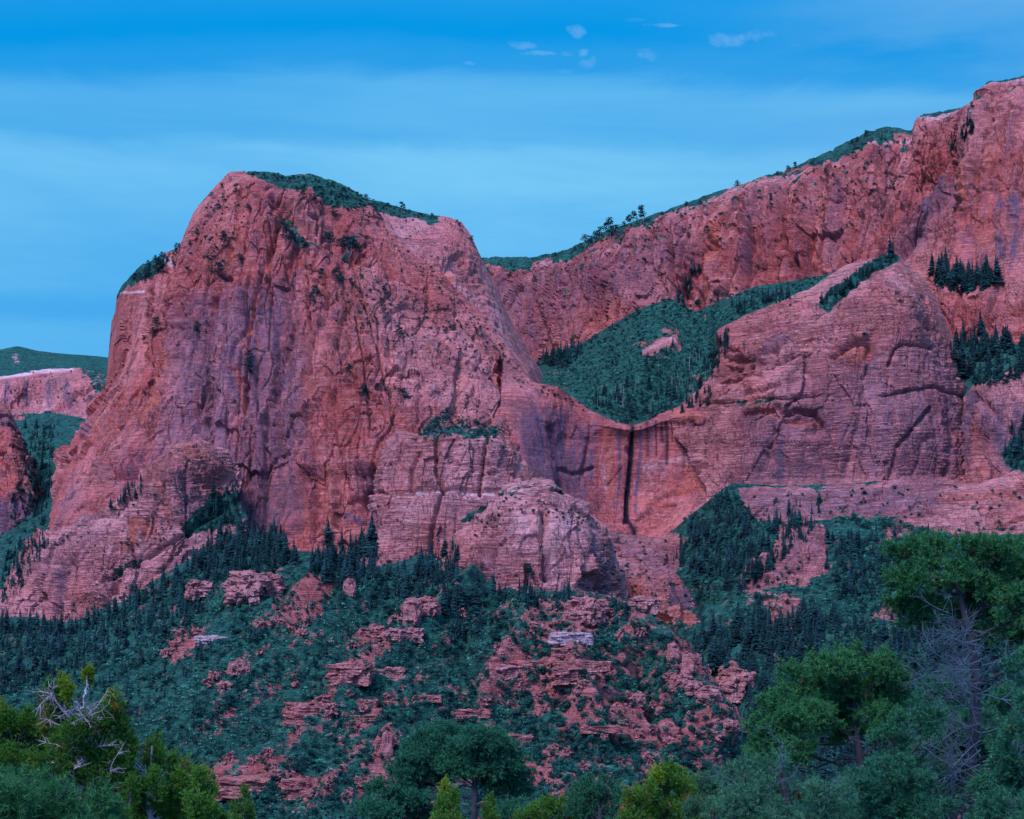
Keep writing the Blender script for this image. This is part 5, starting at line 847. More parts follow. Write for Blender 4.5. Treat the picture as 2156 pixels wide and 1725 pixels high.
# bleached dead trees
for i in range(46):
    x = rng.uniform(1250, 1500); place('snag', x, rng.uniform(0, 1) * 90 + 905 - (x - 1100) * 0.42, rng.uniform(16, 32), 'grey and bare, across the hanging valley', 1.0)
for x, y, h in ((1350, 462, 18), (1371, 456, 16), (1856, 278, 14), (1866, 274, 14), (1880, 278, 16), (1898, 280, 14), (1838, 285, 14), (1830, 288, 12), (1848, 281, 14), (2036, 222, 16), (2042, 222, 17), (1742, 322, 9), (1628, 372, 14), (1600, 385, 8), (1108, 545, 8)): place('snag', x, y + 3, h, 'grey and bare, on the skyline of the rim wall', 1.0)
# low scrub that nobody could count
g_('scrub', [(-60, 1330), (150, 1340), (420, 1200), (700, 1200), (900, 1220), (1280, 1280), (1450, 1370), (1560, 1520), (1620, 1760), (-60, 1760)], 15000, (4, 12), '', cov=0.40)
g_('scrub', [(1120, 800), (1230, 720), (1406, 630), (1600, 600), (1750, 570), (1880, 500), (1890, 545), (1700, 610), (1500, 760), (1480, 850), (1330, 895)], 5500, (3, 8), '', cov=0.5)
g_('scrub', [(1280, 1130), (2150, 1000), (2150, 1450), (1450, 1450), (2150, 1700)], 4000, (5, 12), '', cov=0.5)

# ------------------------------------------------------------------ loose rocks and ledges on the talus
def rock_mesh(name, w, d, h, sd, n=22, box=0.6, strata=0.5, mat=None, rag=0.12):
    """rounded block w x d x h with bedding grooves, base at z=0"""
    Vs, Fs, off = [], [], 0; t = np.linspace(-1, 1, n)
    for ax in range(3):
        for sgn in (-1, 1):
            a, b = np.meshgrid(t, t, indexing='ij'); c = np.full_like(a, sgn); P = np.stack(np.roll([c, a, b], ax, axis=0), -1)
            i = np.arange(n * n).reshape(n, n) + off
            q = np.stack([i[:-1, :-1], i[1:, :-1], i[1:, 1:], i[:-1, 1:]], -1).reshape(-1, 4)
            Fs.append(q if sgn > 0 else q[:, ::-1]); Vs.append(P.reshape(-1, 3)); off += n * n
    P = np.concatenate(Vs); S = P / np.linalg.norm(P, axis=1)[:, None] * 1.2; P = P * box + S * (1 - box)
    o = sd * 7.3; s = max(w, h)
    fx = P * np.array([w, d, h]) * 0.5
    dn = rag * (fbm(P[:, 0] * 1.1 + o, P[:, 1] * 1.1, P[:, 2] * 1.1, 4, 0.6)) + rag * 0.5 * np.tanh(6 * perlin(P[:, 0] * 2.2 * w / s + o, P[:, 1] * 2.2, P[:, 2] * 1.2))
    b = (P[:, 2] + 0.15 * perlin(P[:, 0] * 1.2 + o, P[:, 1], P[:, 2])) * 3.2 + o; fr = b - np.floor(b); lv = perlin(np.floor(b) * 2.1, P[:, 0], P[:, 1])
    dn = dn + strata * 0.10 * ((1 - fr) + 1.2 * lv)
    dn = dn + rag * 1.3 * facets(P[:, 0] * 1.7 * w / s + o, P[:, 1] * 1.5, P[:, 2] * 1.3, 5) + rag * 0.5 * facets(P[:, 0] * 4.0 * w / s + o, P[:, 1] * 3.5, P[:, 2] * 2.6, 15)
    side = P.copy(); side[:, 2] *= 0.3; nn = np.linalg.norm(side, axis=1)[:, None] + 1e-6
    fx = fx + side / nn * (dn * min(w, d, h))[:, None]
    top = np.clip(P[:, 2], 0, 1) * rag * h * 0.7 * fbm(P[:, 0] * 2.5 * w / h * 0.5 + o, P[:, 1] * 2, o, 3)
    fx[:, 2] += h * 0.5 + top
    me = mesh_np(name, fx, np.concatenate(Fs), [mat or M_block], smooth=False); return me
M_block = rock_material('boulder_rock', red=(0.46, 0.19, 0.15), pink=(0.66, 0.35, 0.29), beds=0.5, k=0.25, scale=1.2)
M_ledge = rock_material('ledge_rock', red=(0.50, 0.16, 0.11), pink=(0.68, 0.33, 0.26), beds=1.0, k=0.2, scale=1.3)
M_white = rock_material('pale_rock', red=(0.62, 0.50, 0.45), pink=(0.74, 0.64, 0.60), beds=0.5, k=0.1, scale=1.8)
def rock(name, cx, by, wpx, hpx, label, cat, group, mat=None, box=0.6, strata=0.6, rz=0.0, depth=0.8, rag=0.12, sink=0.15):
    b = hit(cx, by)
    if b is None: return
    P = VB[b]; k = P[1] / F; w, h = wpx * k, hpx * k; d = depth * min(w, 3 * h)
    me = rock_mesh(name, w, d, h * (1 + sink), int(cx + by) % 97, n=26 if wpx > 30 else 12, box=box, strata=strata, mat=mat, rag=rag)
    o = link(name, me, None, P + np.array([0, d * 0.30, -h * sink - 0.5 * k]), rz); tag(o, label, cat, group); return o
LEDGES = [(1200, 1345, 92, 22, 'white-topped slab ledge near the crest of the red ridge', M_white), (1190, 1372, 60, 16, 'short red ledge just under the white-topped slab', M_ledge),
 (1120, 1402, 130, 20, 'long pale banded ledge, left end of the big ledge line', M_ledge), (1235, 1402, 120, 18, 'long pale banded ledge, right end of the big ledge line', M_ledge), (1205, 1425, 90, 30, 'thick orange rock step under the big ledge line', M_ledge), (1065, 1418, 44, 26, 'square pink rock block below the left end of the big ledge line', M_block),
 (735, 1425, 84, 40, 'banded orange ledge on the left flank, wide and cracked', M_ledge), (795, 1345, 50, 26, 'white-capped red ledge high on the left flank', M_ledge), (827, 1420, 60, 24, 'broken pale ledge beside the wide banded ledge', M_block), (870, 1340, 44, 26, 'stack of pale broken blocks near the crest', M_block),
 (655, 1500, 110, 34, 'wide red banded ledge low on the left flank', M_ledge), (630, 1520, 70, 26, 'lower step of the wide red banded ledge', M_ledge), (760, 1480, 80, 12, 'thin red ledge between two green gullies', M_ledge), (780, 1510, 90, 10, 'very thin flat ledge right of the wide red ledge', M_ledge),
 (520, 1665, 150, 40, 'long red ledge at the bottom left, beside the junipers', M_ledge), (640, 1668, 110, 34, 'red ledge end with pale top, right of the long bottom ledge', M_ledge), (1070, 1560, 100, 22, 'thin flat red ledge in the middle of the bush slope', M_ledge), (1260, 1535, 90, 14, 'narrow red ledge line in the bushes', M_ledge),
 (1350, 1565, 70, 14, 'low red ledge right of centre', M_ledge), (1320, 1712, 90, 26, 'low red ledge just above the bottom pines', M_ledge), (1160, 1715, 60, 22, 'small red ledge above the bottom pinyon', M_ledge), (440, 1345, 70, 14, 'pale flat ledge on the wooded left slope', M_white), (900, 1470, 60, 14, 'thin red ledge in scrub left of centre', M_ledge), (1000, 1500, 70, 16, 'short red ledge in scrub at the centre', M_ledge)]
for cx, by, w, h, lab, m in LEDGES:
    rock('rock_ledge', cx, by, w * 0.95, h * 0.72, lab, 'rock ledge', 'rock ledges on the talus hill', m, box=0.92, strata=0.5, depth=0.8, rag=0.14, sink=0.5, rz=rng.uniform(-0.15, 0.15))
BIG = [(525, 1262, 84, 56, 'big square pink outcrop with flat top in the left forest'), (565, 1250, 44, 44, 'grey-pink block leaning beside the big square outcrop'), (415, 1258, 50, 34, 'low pink outcrop left of the big square one'), (1546, 1465, 62, 62, 'big rounded pink boulder standing alone at the right foot of the hill'),
 (1236, 1310, 62, 52, 'blocky orange outcrop right under the lower buttress'), (1210, 1300, 34, 36, 'smaller orange block at the left of the blocky outcrop'), (1413, 1395, 22, 46, 'upright pink pinnacle on the right skyline of the hill'), (1446, 1420, 24, 44, 'square-topped pink pinnacle beside the upright one'), (1470, 1392, 14, 18, 'small pink knob near the pinnacles'),
 (1435, 1440, 40, 22, 'pink boulder sliding below the pinnacles, upper one'), (1460, 1460, 36, 24, 'pink boulder sliding below the pinnacles, middle one'), (1490, 1475, 44, 30, 'pink boulder sliding below the pinnacles, lowest one'), (738, 1250, 22, 34, 'pale leaning rock tooth in front of the forest'), (498, 1415, 40, 24, 'dark-footed red boulder on the left scrub slope'), (800, 1330, 18, 16, 'small white-capped rock head high on the left flank'),
 (870, 1310, 30, 50, 'orange rock spire near the crest, left'), (905, 1290, 40, 34, 'red rock knob near the crest, right'), (835, 1345, 44, 24, 'red rock hump on the crest line'), (760, 1430, 30, 20, 'pale block against the banded ledge'), (815, 1590, 22, 50, 'thin red rock fin above the bottom pinyon'), (1345, 1480, 26, 22, 'pale round boulder between bushes right of centre'), (1390, 1500, 22, 16, 'small red boulder right of the pale round one'), (1360, 1285, 54, 30, 'square pink block at the foot of the benches'), (1540, 1535, 34, 20, 'pale tilted slab near the right skyline')]
for cx, by, w, h, lab in BIG:
    rock('boulder', cx, by, w, h, lab, 'boulder', 'large rocks on the hill', M_block, box=0.45, strata=0.5, depth=0.9, rag=0.13, rz=rng.uniform(-0.5, 0.5))
cnt = 0
while cnt < 270:
    x = rng.uniform(280, 1560); y = rng.uniform(1270, 1700); b = hit(x, y)
    if b is None or patch_names[IB[b]] != 'talus_hill' or CB[b] > 0.62: continue
    s = rng.uniform(0, 1) ** 2 * 11 + 4
    zone = 'high on the talus hill' if y < 1380 else ('mid-slope on the talus hill' if y < 1520 else 'low on the talus hill')
    side = 'left flank' if x < 800 else 'centre' if x < 1150 else 'right flank'
    rock('boulder', x, y, s * rng.uniform(1, 1.6), s, ('%s%s rock among scrub, %s, %s' % ('larger ' if s > 10 else 'small ', rng.choice(['pink', 'pale', 'red']), zone, side)), 'boulder', 'loose rocks on the talus hill', M_block, box=0.3, strata=0.2, rag=0.35, rz=rng.uniform(0, 3)); cnt += 1
used_l = set()
NAMED = [(q[0], q[1] - q[3] / 2, q[2], ' '.join(q[4].split(',')[0].split()[:11])) for q in LEDGES + BIG]
SIZEW = lambda h, kind: ('tall ' if h > (44 if kind == 'conifer' else 22) else 'small ' if h < (26 if kind == 'conifer' else 11) else '')
KINDS = {'conifer': ('conifer_tree', 'conifer', 'dark blue-green spire-shaped conifer'), 'bush': ('pinyon_bush', 'bush', 'rounded dark green bush'), 'pine': ('rim_pine', 'pine tree', 'open-crowned pine'), 'snag': ('dead_tree', 'dead tree', 'dead tree stem')}
for kind, (nm, cat, desc) in KINDS.items():
    L = sorted(PLANTS[kind], key=lambda q: -q[4] * (q[2] if kind == 'bush' else 1))
    vis = [q for q in L if -5 < q[5] < 2161 and q[6] < 1725]; oth = [q for q in L if not (-5 < q[5] < 2161 and q[6] < 1725)]
    n = 300
    spans = {}; spy = {}
    for q in vis[:n]: spans.setdefault(q[3], []).append(q[5]); spy.setdefault(q[3], []).append(q[6])
    for i, (P, h, w, where, hp, x, y) in enumerate(vis[:n]):
        o = link(nm, tpl_mesh(kind, i % len(TPL[kind])), None, P, rng.uniform(0, 6.28), (h * w, h * w, h))
        s = sorted(spans[where]); k = s.index(x) if x in s else 0; m = len(s)
        sv = sorted(spy[where]); kv = sv.index(y) / max(1, m - 1)
        side = '' if m < 3 else (', leftmost there' if k == 0 else ', rightmost there' if k == m - 1 else ', ' + ('upper' if kv < 0.34 else 'lower' if kv > 0.67 else 'middle') + ' ' + ('far left' if k < m / 5 else 'left' if k < 2 * m / 5 else 'central' if k < 3 * m / 5 else 'right' if k < 4 * m / 5 else 'far right') + ' part')
        wd_w = ('broad ' if w > 1.25 else 'slender ' if w < 0.92 else '') if kind in ('conifer', 'bush') else ''
        lab = '%s%s%s %s%s' % (SIZEW(hp, kind), wd_w, desc.replace(' spire-shaped', '').replace('rounded ', ''), where, side)
        nr = min(NAMED, key=lambda r: math.hypot((r[0] - x) * 0.8, r[1] - y))
        if kind in ('bush', 'conifer') and math.hypot(nr[0] - x, nr[1] - y) < 75 and y > 1180:
            rel = 'left of' if nr[0] - x > nr[2] * 0.6 else 'right of' if x - nr[0] > nr[2] * 0.6 else 'above' if y < nr[1] - 6 else 'below'
            if (rel, nr[3], kind) not in used_l:
                used_l.add((rel, nr[3], kind)); lab = '%s%s just %s the %s' % (SIZEW(hp, kind), 'bush' if kind == 'bush' else 'conifer', rel, nr[3])
        tag(o, ' '.join(lab.split()[:16]), cat, '%s %s' % ({'bush': 'bushes'}.get(cat, cat + 's'), where))
    rest = vis[n:] + oth
    if rest and (len(vis) > n or oth):
        o = merged({'conifer': 'conifer_forest', 'bush': 'bushes', 'pine': 'pines', 'snag': 'dead_trees'}[kind], kind, [q[:3] for q in rest])
        tag(o, {'conifer': 'dark conifer forest filling the ravines and slopes', 'bush': 'small rounded bushes dotted over slopes and ledges', 'pine': 'smaller pines on the ledges', 'snag': 'more bare grey stems'}[kind], {'conifer': 'forest', 'bush': 'bushes', 'pine': 'pines', 'snag': 'dead trees'}[kind], kind='stuff')
tag(merged('scrub', 'scrub', [q[:3] for q in PLANTS['scrub']]), 'low green scrub covering the slopes', 'scrub', kind='stuff')

# rubble too small and too plentiful to count
RV, RF, ro = [], [], 0
ico = np.array([(1, 0, 0), (-1, 0, 0), (0, 1, 0), (0, -1, 0), (0, 0, 1), (0, 0, -1), (.7, .7, .5), (-.7, .7, .5), (.7, -.7, .5), (-.7, -.7, .5)], float)
icf = [(4, 6, 8), (4, 8, 9), (4, 9, 7), (4, 7, 6), (0, 8, 6), (2, 6, 7), (1, 7, 9), (3, 9, 8), (0, 6, 2), (2, 7, 1), (1, 9, 3), (3, 8, 0), (0, 2, 5), (2, 1, 5), (1, 3, 5), (3, 0, 5)]
tr_, n_r = 0, 0
while n_r < 4200 and tr_ < 60000:
    tr_ += 1
    x, y = (rng.uniform(250, 1580), rng.uniform(1250, 1725)) if tr_ % 5 else (rng.uniform(1250, 2100), rng.uniform(1130, 1380)); b = hit(x, y)
    if b is None or CB[b] > 0.66 or patch_names[IB[b]] not in ('talus_hill', 'valley_benches'): continue
    P = VB[b]; s_ = P[1] / F * (1.0 + 2.6 * rng.uniform() ** 2.5); V = ico * (1 + 0.3 * rng.normal(size=(10, 1))) * s_ * rng.uniform(0.6, 1.2, 3); a = rng.uniform(0, 6.3)
    V = np.stack([V[:, 0] * math.cos(a) - V[:, 1] * math.sin(a), V[:, 0] * math.sin(a) + V[:, 1] * math.cos(a), V[:, 2]], 1) + P
    RV.append(V); RF.append(np.array(icf) + ro); ro += 10; n_r += 1
tag(link('rubble', mesh_np('rubble', np.concatenate(RV), np.concatenate(RF), [M_block])), 'small broken rock scattered over the red slopes', 'rubble', kind='stuff')
# ------------------------------------------------------------------ near trees
M_pine = foliage('pine_needles', (0.010, 0.085, 0.030), (0.055, 0.300, 0.075), (0.16, 0.42, 0.09), 0.6)
M_pine2 = foliage('dark_pine_needles', (0.010, 0.090, 0.045), (0.036, 0.220, 0.085), (0.08, 0.28, 0.09), 0.6)
M_pine3 = foliage('blue_pine_needles', (0.014, 0.095, 0.045), (0.060, 0.240, 0.095), (0.14, 0.32, 0.11), 0.55)
M_jun = foliage('juniper_leaves', (0.026, 0.135, 0.018), (0.105, 0.320, 0.030), (0.25, 0.38, 0.03))
M_jun2 = foliage('yellow_juniper_leaves', (0.10, 0.24, 0.014), (0.26, 0.42, 0.03), (0.42, 0.45, 0.04))
M_rust = foliage('rusty_leaves', (0.16, 0.075, 0.015), (0.30, 0.16, 0.025))
M_cone, _t, _b = mat_new('pine_cone'); _q = NB(_t); _t.links.new(_q.mix(_q.noise(60, (1, 1, 1), 3), (0.07, 0.022, 0.014), (0.26, 0.10, 0.06)), _b.inputs['Base Color'])
M_greybark, _t, _b = mat_new('grey_bark'); _q = NB(_t)
_t.links.new(_q.mix(_q.noise(16, (1, 1, 0.2), 7, 0.7), (0.012, 0.016, 0.016), (0.055, 0.068, 0.066)), _b.inputs['Base Color']); _q.bump(_q.noise(30, (1, 1, 0.25), 5), 0.02, 0.8, _b)

M_twig, _t, _b = mat_new('grey_twigs'); _q = NB(_t); _t.links.new(_q.mix(_q.noise(12, (1, 1, 1), 4), (0.028, 0.055, 0.060), (0.095, 0.160, 0.170)), _b.inputs['Base Color'])
def tube(pts, r0, r1, n=5):
    P = np.asarray(pts, float); m = len(P); R_ = np.linspace(1, 0, m) ** 0.8 * (r0 - r1) + r1
    T = np.gradient(P, axis=0); T /= np.linalg.norm(T, axis=1)[:, None] + 1e-9
    ref = np.array([0.3, 0.9, 0.2]); U = np.cross(T, ref); U /= np.linalg.norm(U, axis=1)[:, None] + 1e-9; V = np.cross(T, U)
    a = np.arange(n) * 2 * math.pi / n
    ring = P[:, None] + R_[:, None, None] * (np.cos(a)[None, :, None] * U[:, None] + np.sin(a)[None, :, None] * V[:, None])
    A0, B0 = ring[:-1], ring[1:]; A1, B1 = np.roll(A0, -1, 1), np.roll(B0, -1, 1)
    return np.concatenate([np.stack([A0, A1, B1], 2).reshape(-1, 3, 3), np.stack([A0, B1, B0], 2).reshape(-1, 3, 3)])
def bend(a, b, sag=0.1, n=6, g=None, jit=0.04):
    a, b = np.array(a, float), np.array(b, float); L = np.linalg.norm(b - a); t = np.linspace(0, 1, n)[:, None]
    P = a + (b - a) * t; P[:, 2] -= sag * L * np.sin(math.pi * t[:, 0])
    if g is not None: P[1:-1] += g.normal(size=(n - 2, 3)) * jit * L
    return P
def dead(g, p, d, L, r, depth, out, droop=0.0):
    d = d / np.linalg.norm(d); n = 7; P = [np.array(p, float)]; dd = d.copy(); w = g.normal(size=3) * 0.5
    for i in range(n):
        w = w * 0.6 + g.normal(size=3) * 0.20
        dd = dd + w * 0.55 + np.array([0, 0, -droop * 0.12 + 0.05]); dd /= np.linalg.norm(dd); P.append(P[-1] + dd * L / n)
    out.append(tube(P, r * 0.6, r * 0.09, 4 if depth < 2 else 5))
    if depth > 0:
        for k in range(int(g.integers(5, 10))):
            i = int(g.integers(1, n)); s = g.normal(size=3) * 0.8; s[2] += 0.1
            dead(g, P[i], dd * 0.8 + s, L * g.uniform(0.28, 0.6), r * 0.5, depth - 1, out, droop)
def tufts(g, C0, D, n, ln, wd_, spread=0.9):
    """needle tufts: positions C0 (k,3), outward directions D (k,3)"""
    k = len(C0); a = g.normal(size=(k, n, 3)); a /= np.linalg.norm(a, axis=2)[..., None]
    d = D[:, None] * 0.9 + a * spread; d /= np.linalg.norm(d, axis=2)[..., None]
    s = np.cross(d, g.normal(size=(k, n, 3))); s /= np.linalg.norm(s, axis=2)[..., None] + 1e-9
    L = ln * g.uniform(0.65, 1.15, (k, n, 1)); b = C0[:, None] - D[:, None] * ln * g.uniform(0, 0.9, (k, n, 1))
    return np.stack([b - s * wd_ / 2, b + s * wd_ / 2, b + d * L], 2).reshape(-1, 3, 3)
def near_tree(name, label, cat, Y, base_px, trunk, lobes, mat, sd, kind='pine', dens=1.0, group=None, deadb=(), cones=0, bark=None, r0=0.08, rust=0, needle=None, yellow=(), dmat=None, grow_=1.08):
    g = np.random.default_rng(sd); k = Y / F
    W = lambda x, y, dy=0.0: np.array([(x - CX) * k, Y + dy, (HZ - y) * k])
    bx = (base_px - CX) * k; bz = float(ground_h(np.array([bx]), np.array([float(Y)]))[0])
    org = np.array([bx, Y, bz - 0.1])
    root = bpy.data.objects.new(name, None); COL.objects.link(root); root.location = org; tag(root, label, cat, group)
    tp = [org] + [W(*p) for p in trunk]; tp2 = []
    for a, b in zip(tp[:-1], tp[1:]): tp2 += list(bend(a, b, 0, 4, g, 0.02))[:-1]
    tp2.append(tp[-1]); tp2 = np.array(tp2)
    tr = [tube(tp2, r0, r0 * 0.22, 9)]; br = []; fol = []; yel = []
    for li, lb in enumerate(lobes):
        x, y, rx, ry = lb[:4]; dy = lb[4] if len(lb) > 4 else g.uniform(-0.5, 0.5)
        rx, ry = rx * grow_, ry * grow_
        c = W(x, y, dy); rad = np.array([rx * k, rx * k * 0.9, ry * k]); isy = li in yellow
        a = tp2[np.argmin(np.linalg.norm(tp2 - (c - np.array([0, 0, 0.5 * rad[2] + 0.25])), axis=1))]
        limb = bend(a, c, 0.08, 8, g, 0.035); br.append(tube(limb, max(0.012, 0.028 * rad[0] ** 0.5), 0.008, 6))
        if kind == 'pine':
            nc = int(max(12, 76 * rad[0] * rad[2] / 0.25 * dens) ** 1.0)
            d = g.normal(size=(nc, 3)); d /= np.linalg.norm(d, axis=1)[:, None]; r = g.uniform(0.12, 1, (nc, 1)) ** 0.45
            lump = 1 + 0.50 * perlin(d[:, 0] * 2 + sd, d[:, 1] * 2, d[:, 2] * 2)[:, None]
            Cc = c + d * r * rad * lump; Dd = d * 0.8 + np.array([0, 0, 0.55]); Dd /= np.linalg.norm(Dd, axis=1)[:, None]
            for q, e in list(zip(Cc, Dd))[::2]: br.append(tube(bend(limb[int(g.integers(3, 8))], q, 0.05, 4, g, 0.05), 0.006, 0.003, 3))
            nt = 19; off = g.normal(size=(nc, nt, 3)) * 0.052; P = (Cc[:, None] + off).reshape(-1, 3)
            Dt = (Dd[:, None] + off * 9).reshape(-1, 3); Dt /= np.linalg.norm(Dt, axis=1)[:, None]
            ln, wd_ = needle or (0.058, 0.0075); wd_ *= 1.0
            T = tufts(g, P, Dt, 22, ln, wd_)
            fol.append(T)
        else:
            nc = int(max(24, 330 * rad[0] * rad[2] / 0.25 * dens))
            d = g.normal(size=(nc, 3)); d /= np.linalg.norm(d, axis=1)[:, None]; r = g.uniform(0.2, 1, (nc, 1)) ** 0.5
            d[:, :2] *= (1 - 0.45 * np.clip(d[:, 2:], 0, 1))
            lump = 1 + 0.30 * perlin(d[:, 0] * 2.5 + sd, d[:, 1] * 2.5, d[:, 2] * 2.5)[:, None]
            Cc = c + d * r * rad * lump; Dd = d * 0.5 + np.array([0, 0, 0.8]); Dd /= np.linalg.norm(Dd, axis=1)[:, None]
            for q in Cc[::4]: br.append(tube(bend(limb[int(g.integers(2, 8))], q, 0.03, 4, g, 0.04), 0.006, 0.003, 3))
            nt = 10; off = g.normal(size=(nc, nt, 3)) * np.array([0.030, 0.030, 0.050]); P = (Cc[:, None] + off).reshape(-1, 3)
            Dt = (Dd[:, None] + off * 8).reshape(-1, 3); Dt /= np.linalg.norm(Dt, axis=1)[:, None]
            T = tufts(g, P, Dt, 22, 0.034, 0.0062, 0.6)
            (yel if isy else fol).append(T)
    def part(nm, T, mats, parent=root):
        V = np.concatenate(T).reshape(-1, 3) - org
        return link(nm, mesh_np(nm, V, np.arange(len(V)).reshape(-1, 3), mats), parent)
    part('trunk', tr, [bark or M_greybark]); part('branches', br, [bark or M_greybark])
    part('crown', fol, [mat])
    if yel: part('yellow_foliage', yel, [M_jun2])
    if rust:
        o_ = []
        for i in range(rust):
            lb = lobes[int(g.integers(0, len(lobes)))]; d = g.normal(size=3) * 0.5
            c = W(lb[0] + d[0] * lb[2], lb[1] + d[2] * lb[3], -abs(lb[2] * k) * 0.9); m = 46
            P = c + g.normal(size=(m, 3)) * np.array([0.05, 0.05, 0.07]); o_.append(tufts(g, P, np.tile([[0, 0, 1.0]], (m, 1)), 10, 0.026, 0.007))
        part('dry_foliage', o_, [M_rust])
    if deadb:
        o_ = []
        for (x, y, dx, dz, L, r, dep) in deadb:
            dead(g, W(x, y, -0.25), np.array([dx, g.uniform(-0.5, 0.1), dz]), L * k, r, dep, o_, 0.3)
        part('dead_branches', o_, [dmat or M_twig])
    for i in range(cones):
        lb = lobes[i % len(lobes)]; a = g.uniform(0, 6.28); q = g.uniform(0.2, 0.8)
        p = W(lb[0] + math.cos(a) * q * lb[2], lb[1] + math.sin(a) * q * lb[3], -lb[2] * k * 0.95)
        T = []
        for j in range(60):
            t = (j + 0.5) / 60; an = j * 2.4; rr = 0.028 * math.sin(math.pi * (0.15 + 0.8 * t)) + 0.006; z = (t - 0.5) * 0.07
            c0 = np.array([math.cos(an), math.sin(an), 0]); s0 = np.array([-c0[1], c0[0], 0])
            T.append([c0 * rr * 0.3 - s0 * 0.007 + [0, 0, z], c0 * rr * 0.3 + s0 * 0.007 + [0, 0, z], c0 * rr * 1.15 + s0 * 0.006 + [0, 0, z + 0.006]])
            T.append([c0 * rr * 0.3 - s0 * 0.007 + [0, 0, z], c0 * rr * 1.15 + s0 * 0.006 + [0, 0, z + 0.006], c0 * rr * 1.15 - s0 * 0.006 + [0, 0, z + 0.006]])
        V = np.array(T).reshape(-1, 3) + p - org
        link('pine_cone', mesh_np('pine_cone', V, np.arange(len(V)).reshape(-1, 3), [M_cone]), root)
    return root
G1 = 'pines in the right foreground'; G2 = 'junipers in the left foreground'; G3 = 'small trees along the bottom edge'
near_tree('pine_tree', 'tallest foreground pine at the right edge, green top over a bare grey trunk', 'pine tree', 20.0, 2060,
    [(2055, 1700), (2050, 1560), (2056, 1440), (2046, 1340), (2020, 1250), (2005, 1180)],
    [(1925, 1165, 52, 34), (1985, 1152, 58, 30), (2050, 1150, 60, 30), (2110, 1160, 60, 36), (2160, 1200, 60, 50), (1945, 1210, 60, 34), (2030, 1210, 70, 40), (2100, 1225, 64, 44), (1898, 1215, 34, 26), (1915, 1262, 44, 22), (1985, 1270, 60, 24), (1955, 1300, 50, 22), (2075, 1280, 60, 34), (2140, 1280, 60, 44), (2090, 1330, 40, 22), (2170, 1350, 46, 50)],
    M_pine, 11, deadb=[(2052, y, -1.0 + 0.2 * (i % 3), 0.6 - 0.22 * (i % 5), L, 0.017, 2) for i, (y, L) in enumerate(((1330, 120), (1360, 110), (1375, 140), (1408, 150), (1435, 130), (1470, 150), (1505, 190), (1540, 160), (1575, 200), (1605, 180), (1640, 190), (1672, 200), (1702, 210), (1345, 130), (1390, 150), (1420, 130), (1450, 170), (1490, 160), (1520, 150), (1555, 190), (1590, 160), (1620, 200), (1655, 210), (1690, 220), (1715, 190)))]
      + [(2056, y, 1.0, 0.3 - 0.2 * (i % 3), L, 0.016, 2) for i, (y, L) in enumerate(((1400, 90), (1460, 100), (1540, 110), (1600, 130), (1680, 120)))] + [(1985, 1290, -1.0, 0.35, 90, 0.012, 1), (2000, 1320, -0.7, 0.8, 80, 0.010, 1), (1990, 1560, 0.2, -1.0, 160, 0.03, 1)], cones=5, group=G1, r0=0.085)
near_tree('pine_tree', 'pine cut by the right edge, foliage down the side of the tall pine', 'pine tree', 18.5, 2230,
    [(2220, 1650), (2210, 1500), (2200, 1380)], [(2150, 1400, 46, 34), (2170, 1470, 60, 40), (2135, 1530, 44, 30), (2120, 1600, 46, 36), (2160, 1640, 60, 44), (2110, 1690, 50, 34), (2170, 1715, 60, 40), (2090, 1655, 30, 22)], M_pine2, 12, cones=3, group=G1, deadb=[(2200, 1600, -1, 0.2, 130, 0.014, 2)])
near_tree('pine_tree', 'round-headed bright green pine left of the tallest pine', 'pine tree', 22.0, 1830,
    [(1815, 1720), (1812, 1600), (1800, 1500), (1790, 1430)],
    [(1735, 1395, 52, 28), (1800, 1388, 60, 28), (1860, 1405, 50, 30), (1690, 1430, 52, 34), (1755, 1440, 66, 40), (1830, 1450, 70, 42), (1645, 1480, 46, 34), (1700, 1500, 66, 42), (1780, 1520, 76, 46), (1860, 1515, 60, 44), (1890, 1460, 34, 30), (1620, 1530, 46, 36), (1660, 1570, 56, 38), (1600, 1580, 36, 26)],
    M_pine, 13, cones=6, group=G1, deadb=[(1812, 1600, -0.4, -0.6, 90, 0.012, 1), (1812, 1560, -0.8, 0.2, 80, 0.010, 1), (1800, 1640, -1, -0.1, 120, 0.014, 2), (1818, 1650, 0.5, -0.5, 80, 0.01, 1)], r0=0.08)
near_tree('pine_tree', 'low spreading pine with cones and a pale dead branch, bottom right', 'pine tree', 17.5, 1700,
    [(1690, 1740), (1660, 1690), (1640, 1630)],
    [(1570, 1640, 44, 26), (1620, 1620, 50, 26), (1660, 1660, 60, 34), (1560, 1700, 60, 34), (1620, 1710, 66, 36), (1540, 1670, 34, 22), (1720, 1650, 44, 28), (1730, 1710, 60, 34), (1600, 1660, 44, 26)], M_pine3, 14, cones=6, group=G1, needle=(0.052, 0.005),
    deadb=[(1650, 1720, -1.0, 0.25, 190, 0.026, 2), (1640, 1600, -0.3, 0.9, 70, 0.010, 1), (1640, 1560, -0.6, 0.5, 60, 0.008, 1), (1660, 1660, -0.5, 1.0, 110, 0.016, 2), (1700, 1725, 0.9, 0.4, 120, 0.014, 2)])
near_tree('pine_tree', 'dark green pine under the bare limbs of the tallest pine', 'pine tree', 19.0, 1900,
    [(1890, 1740), (1880, 1680)], [(1800, 1640, 60, 30), (1860, 1620, 56, 32), (1920, 1640, 56, 30), (1840, 1690, 66, 36), (1910, 1700, 70, 40), (1980, 1700, 60, 36), (1790, 1710, 50, 30), (2040, 1720, 50, 26), (1900, 1560, 50, 40), (1935, 1500, 40, 40)], M_pine2, 15, cones=3, group=G1, dens=0.9)
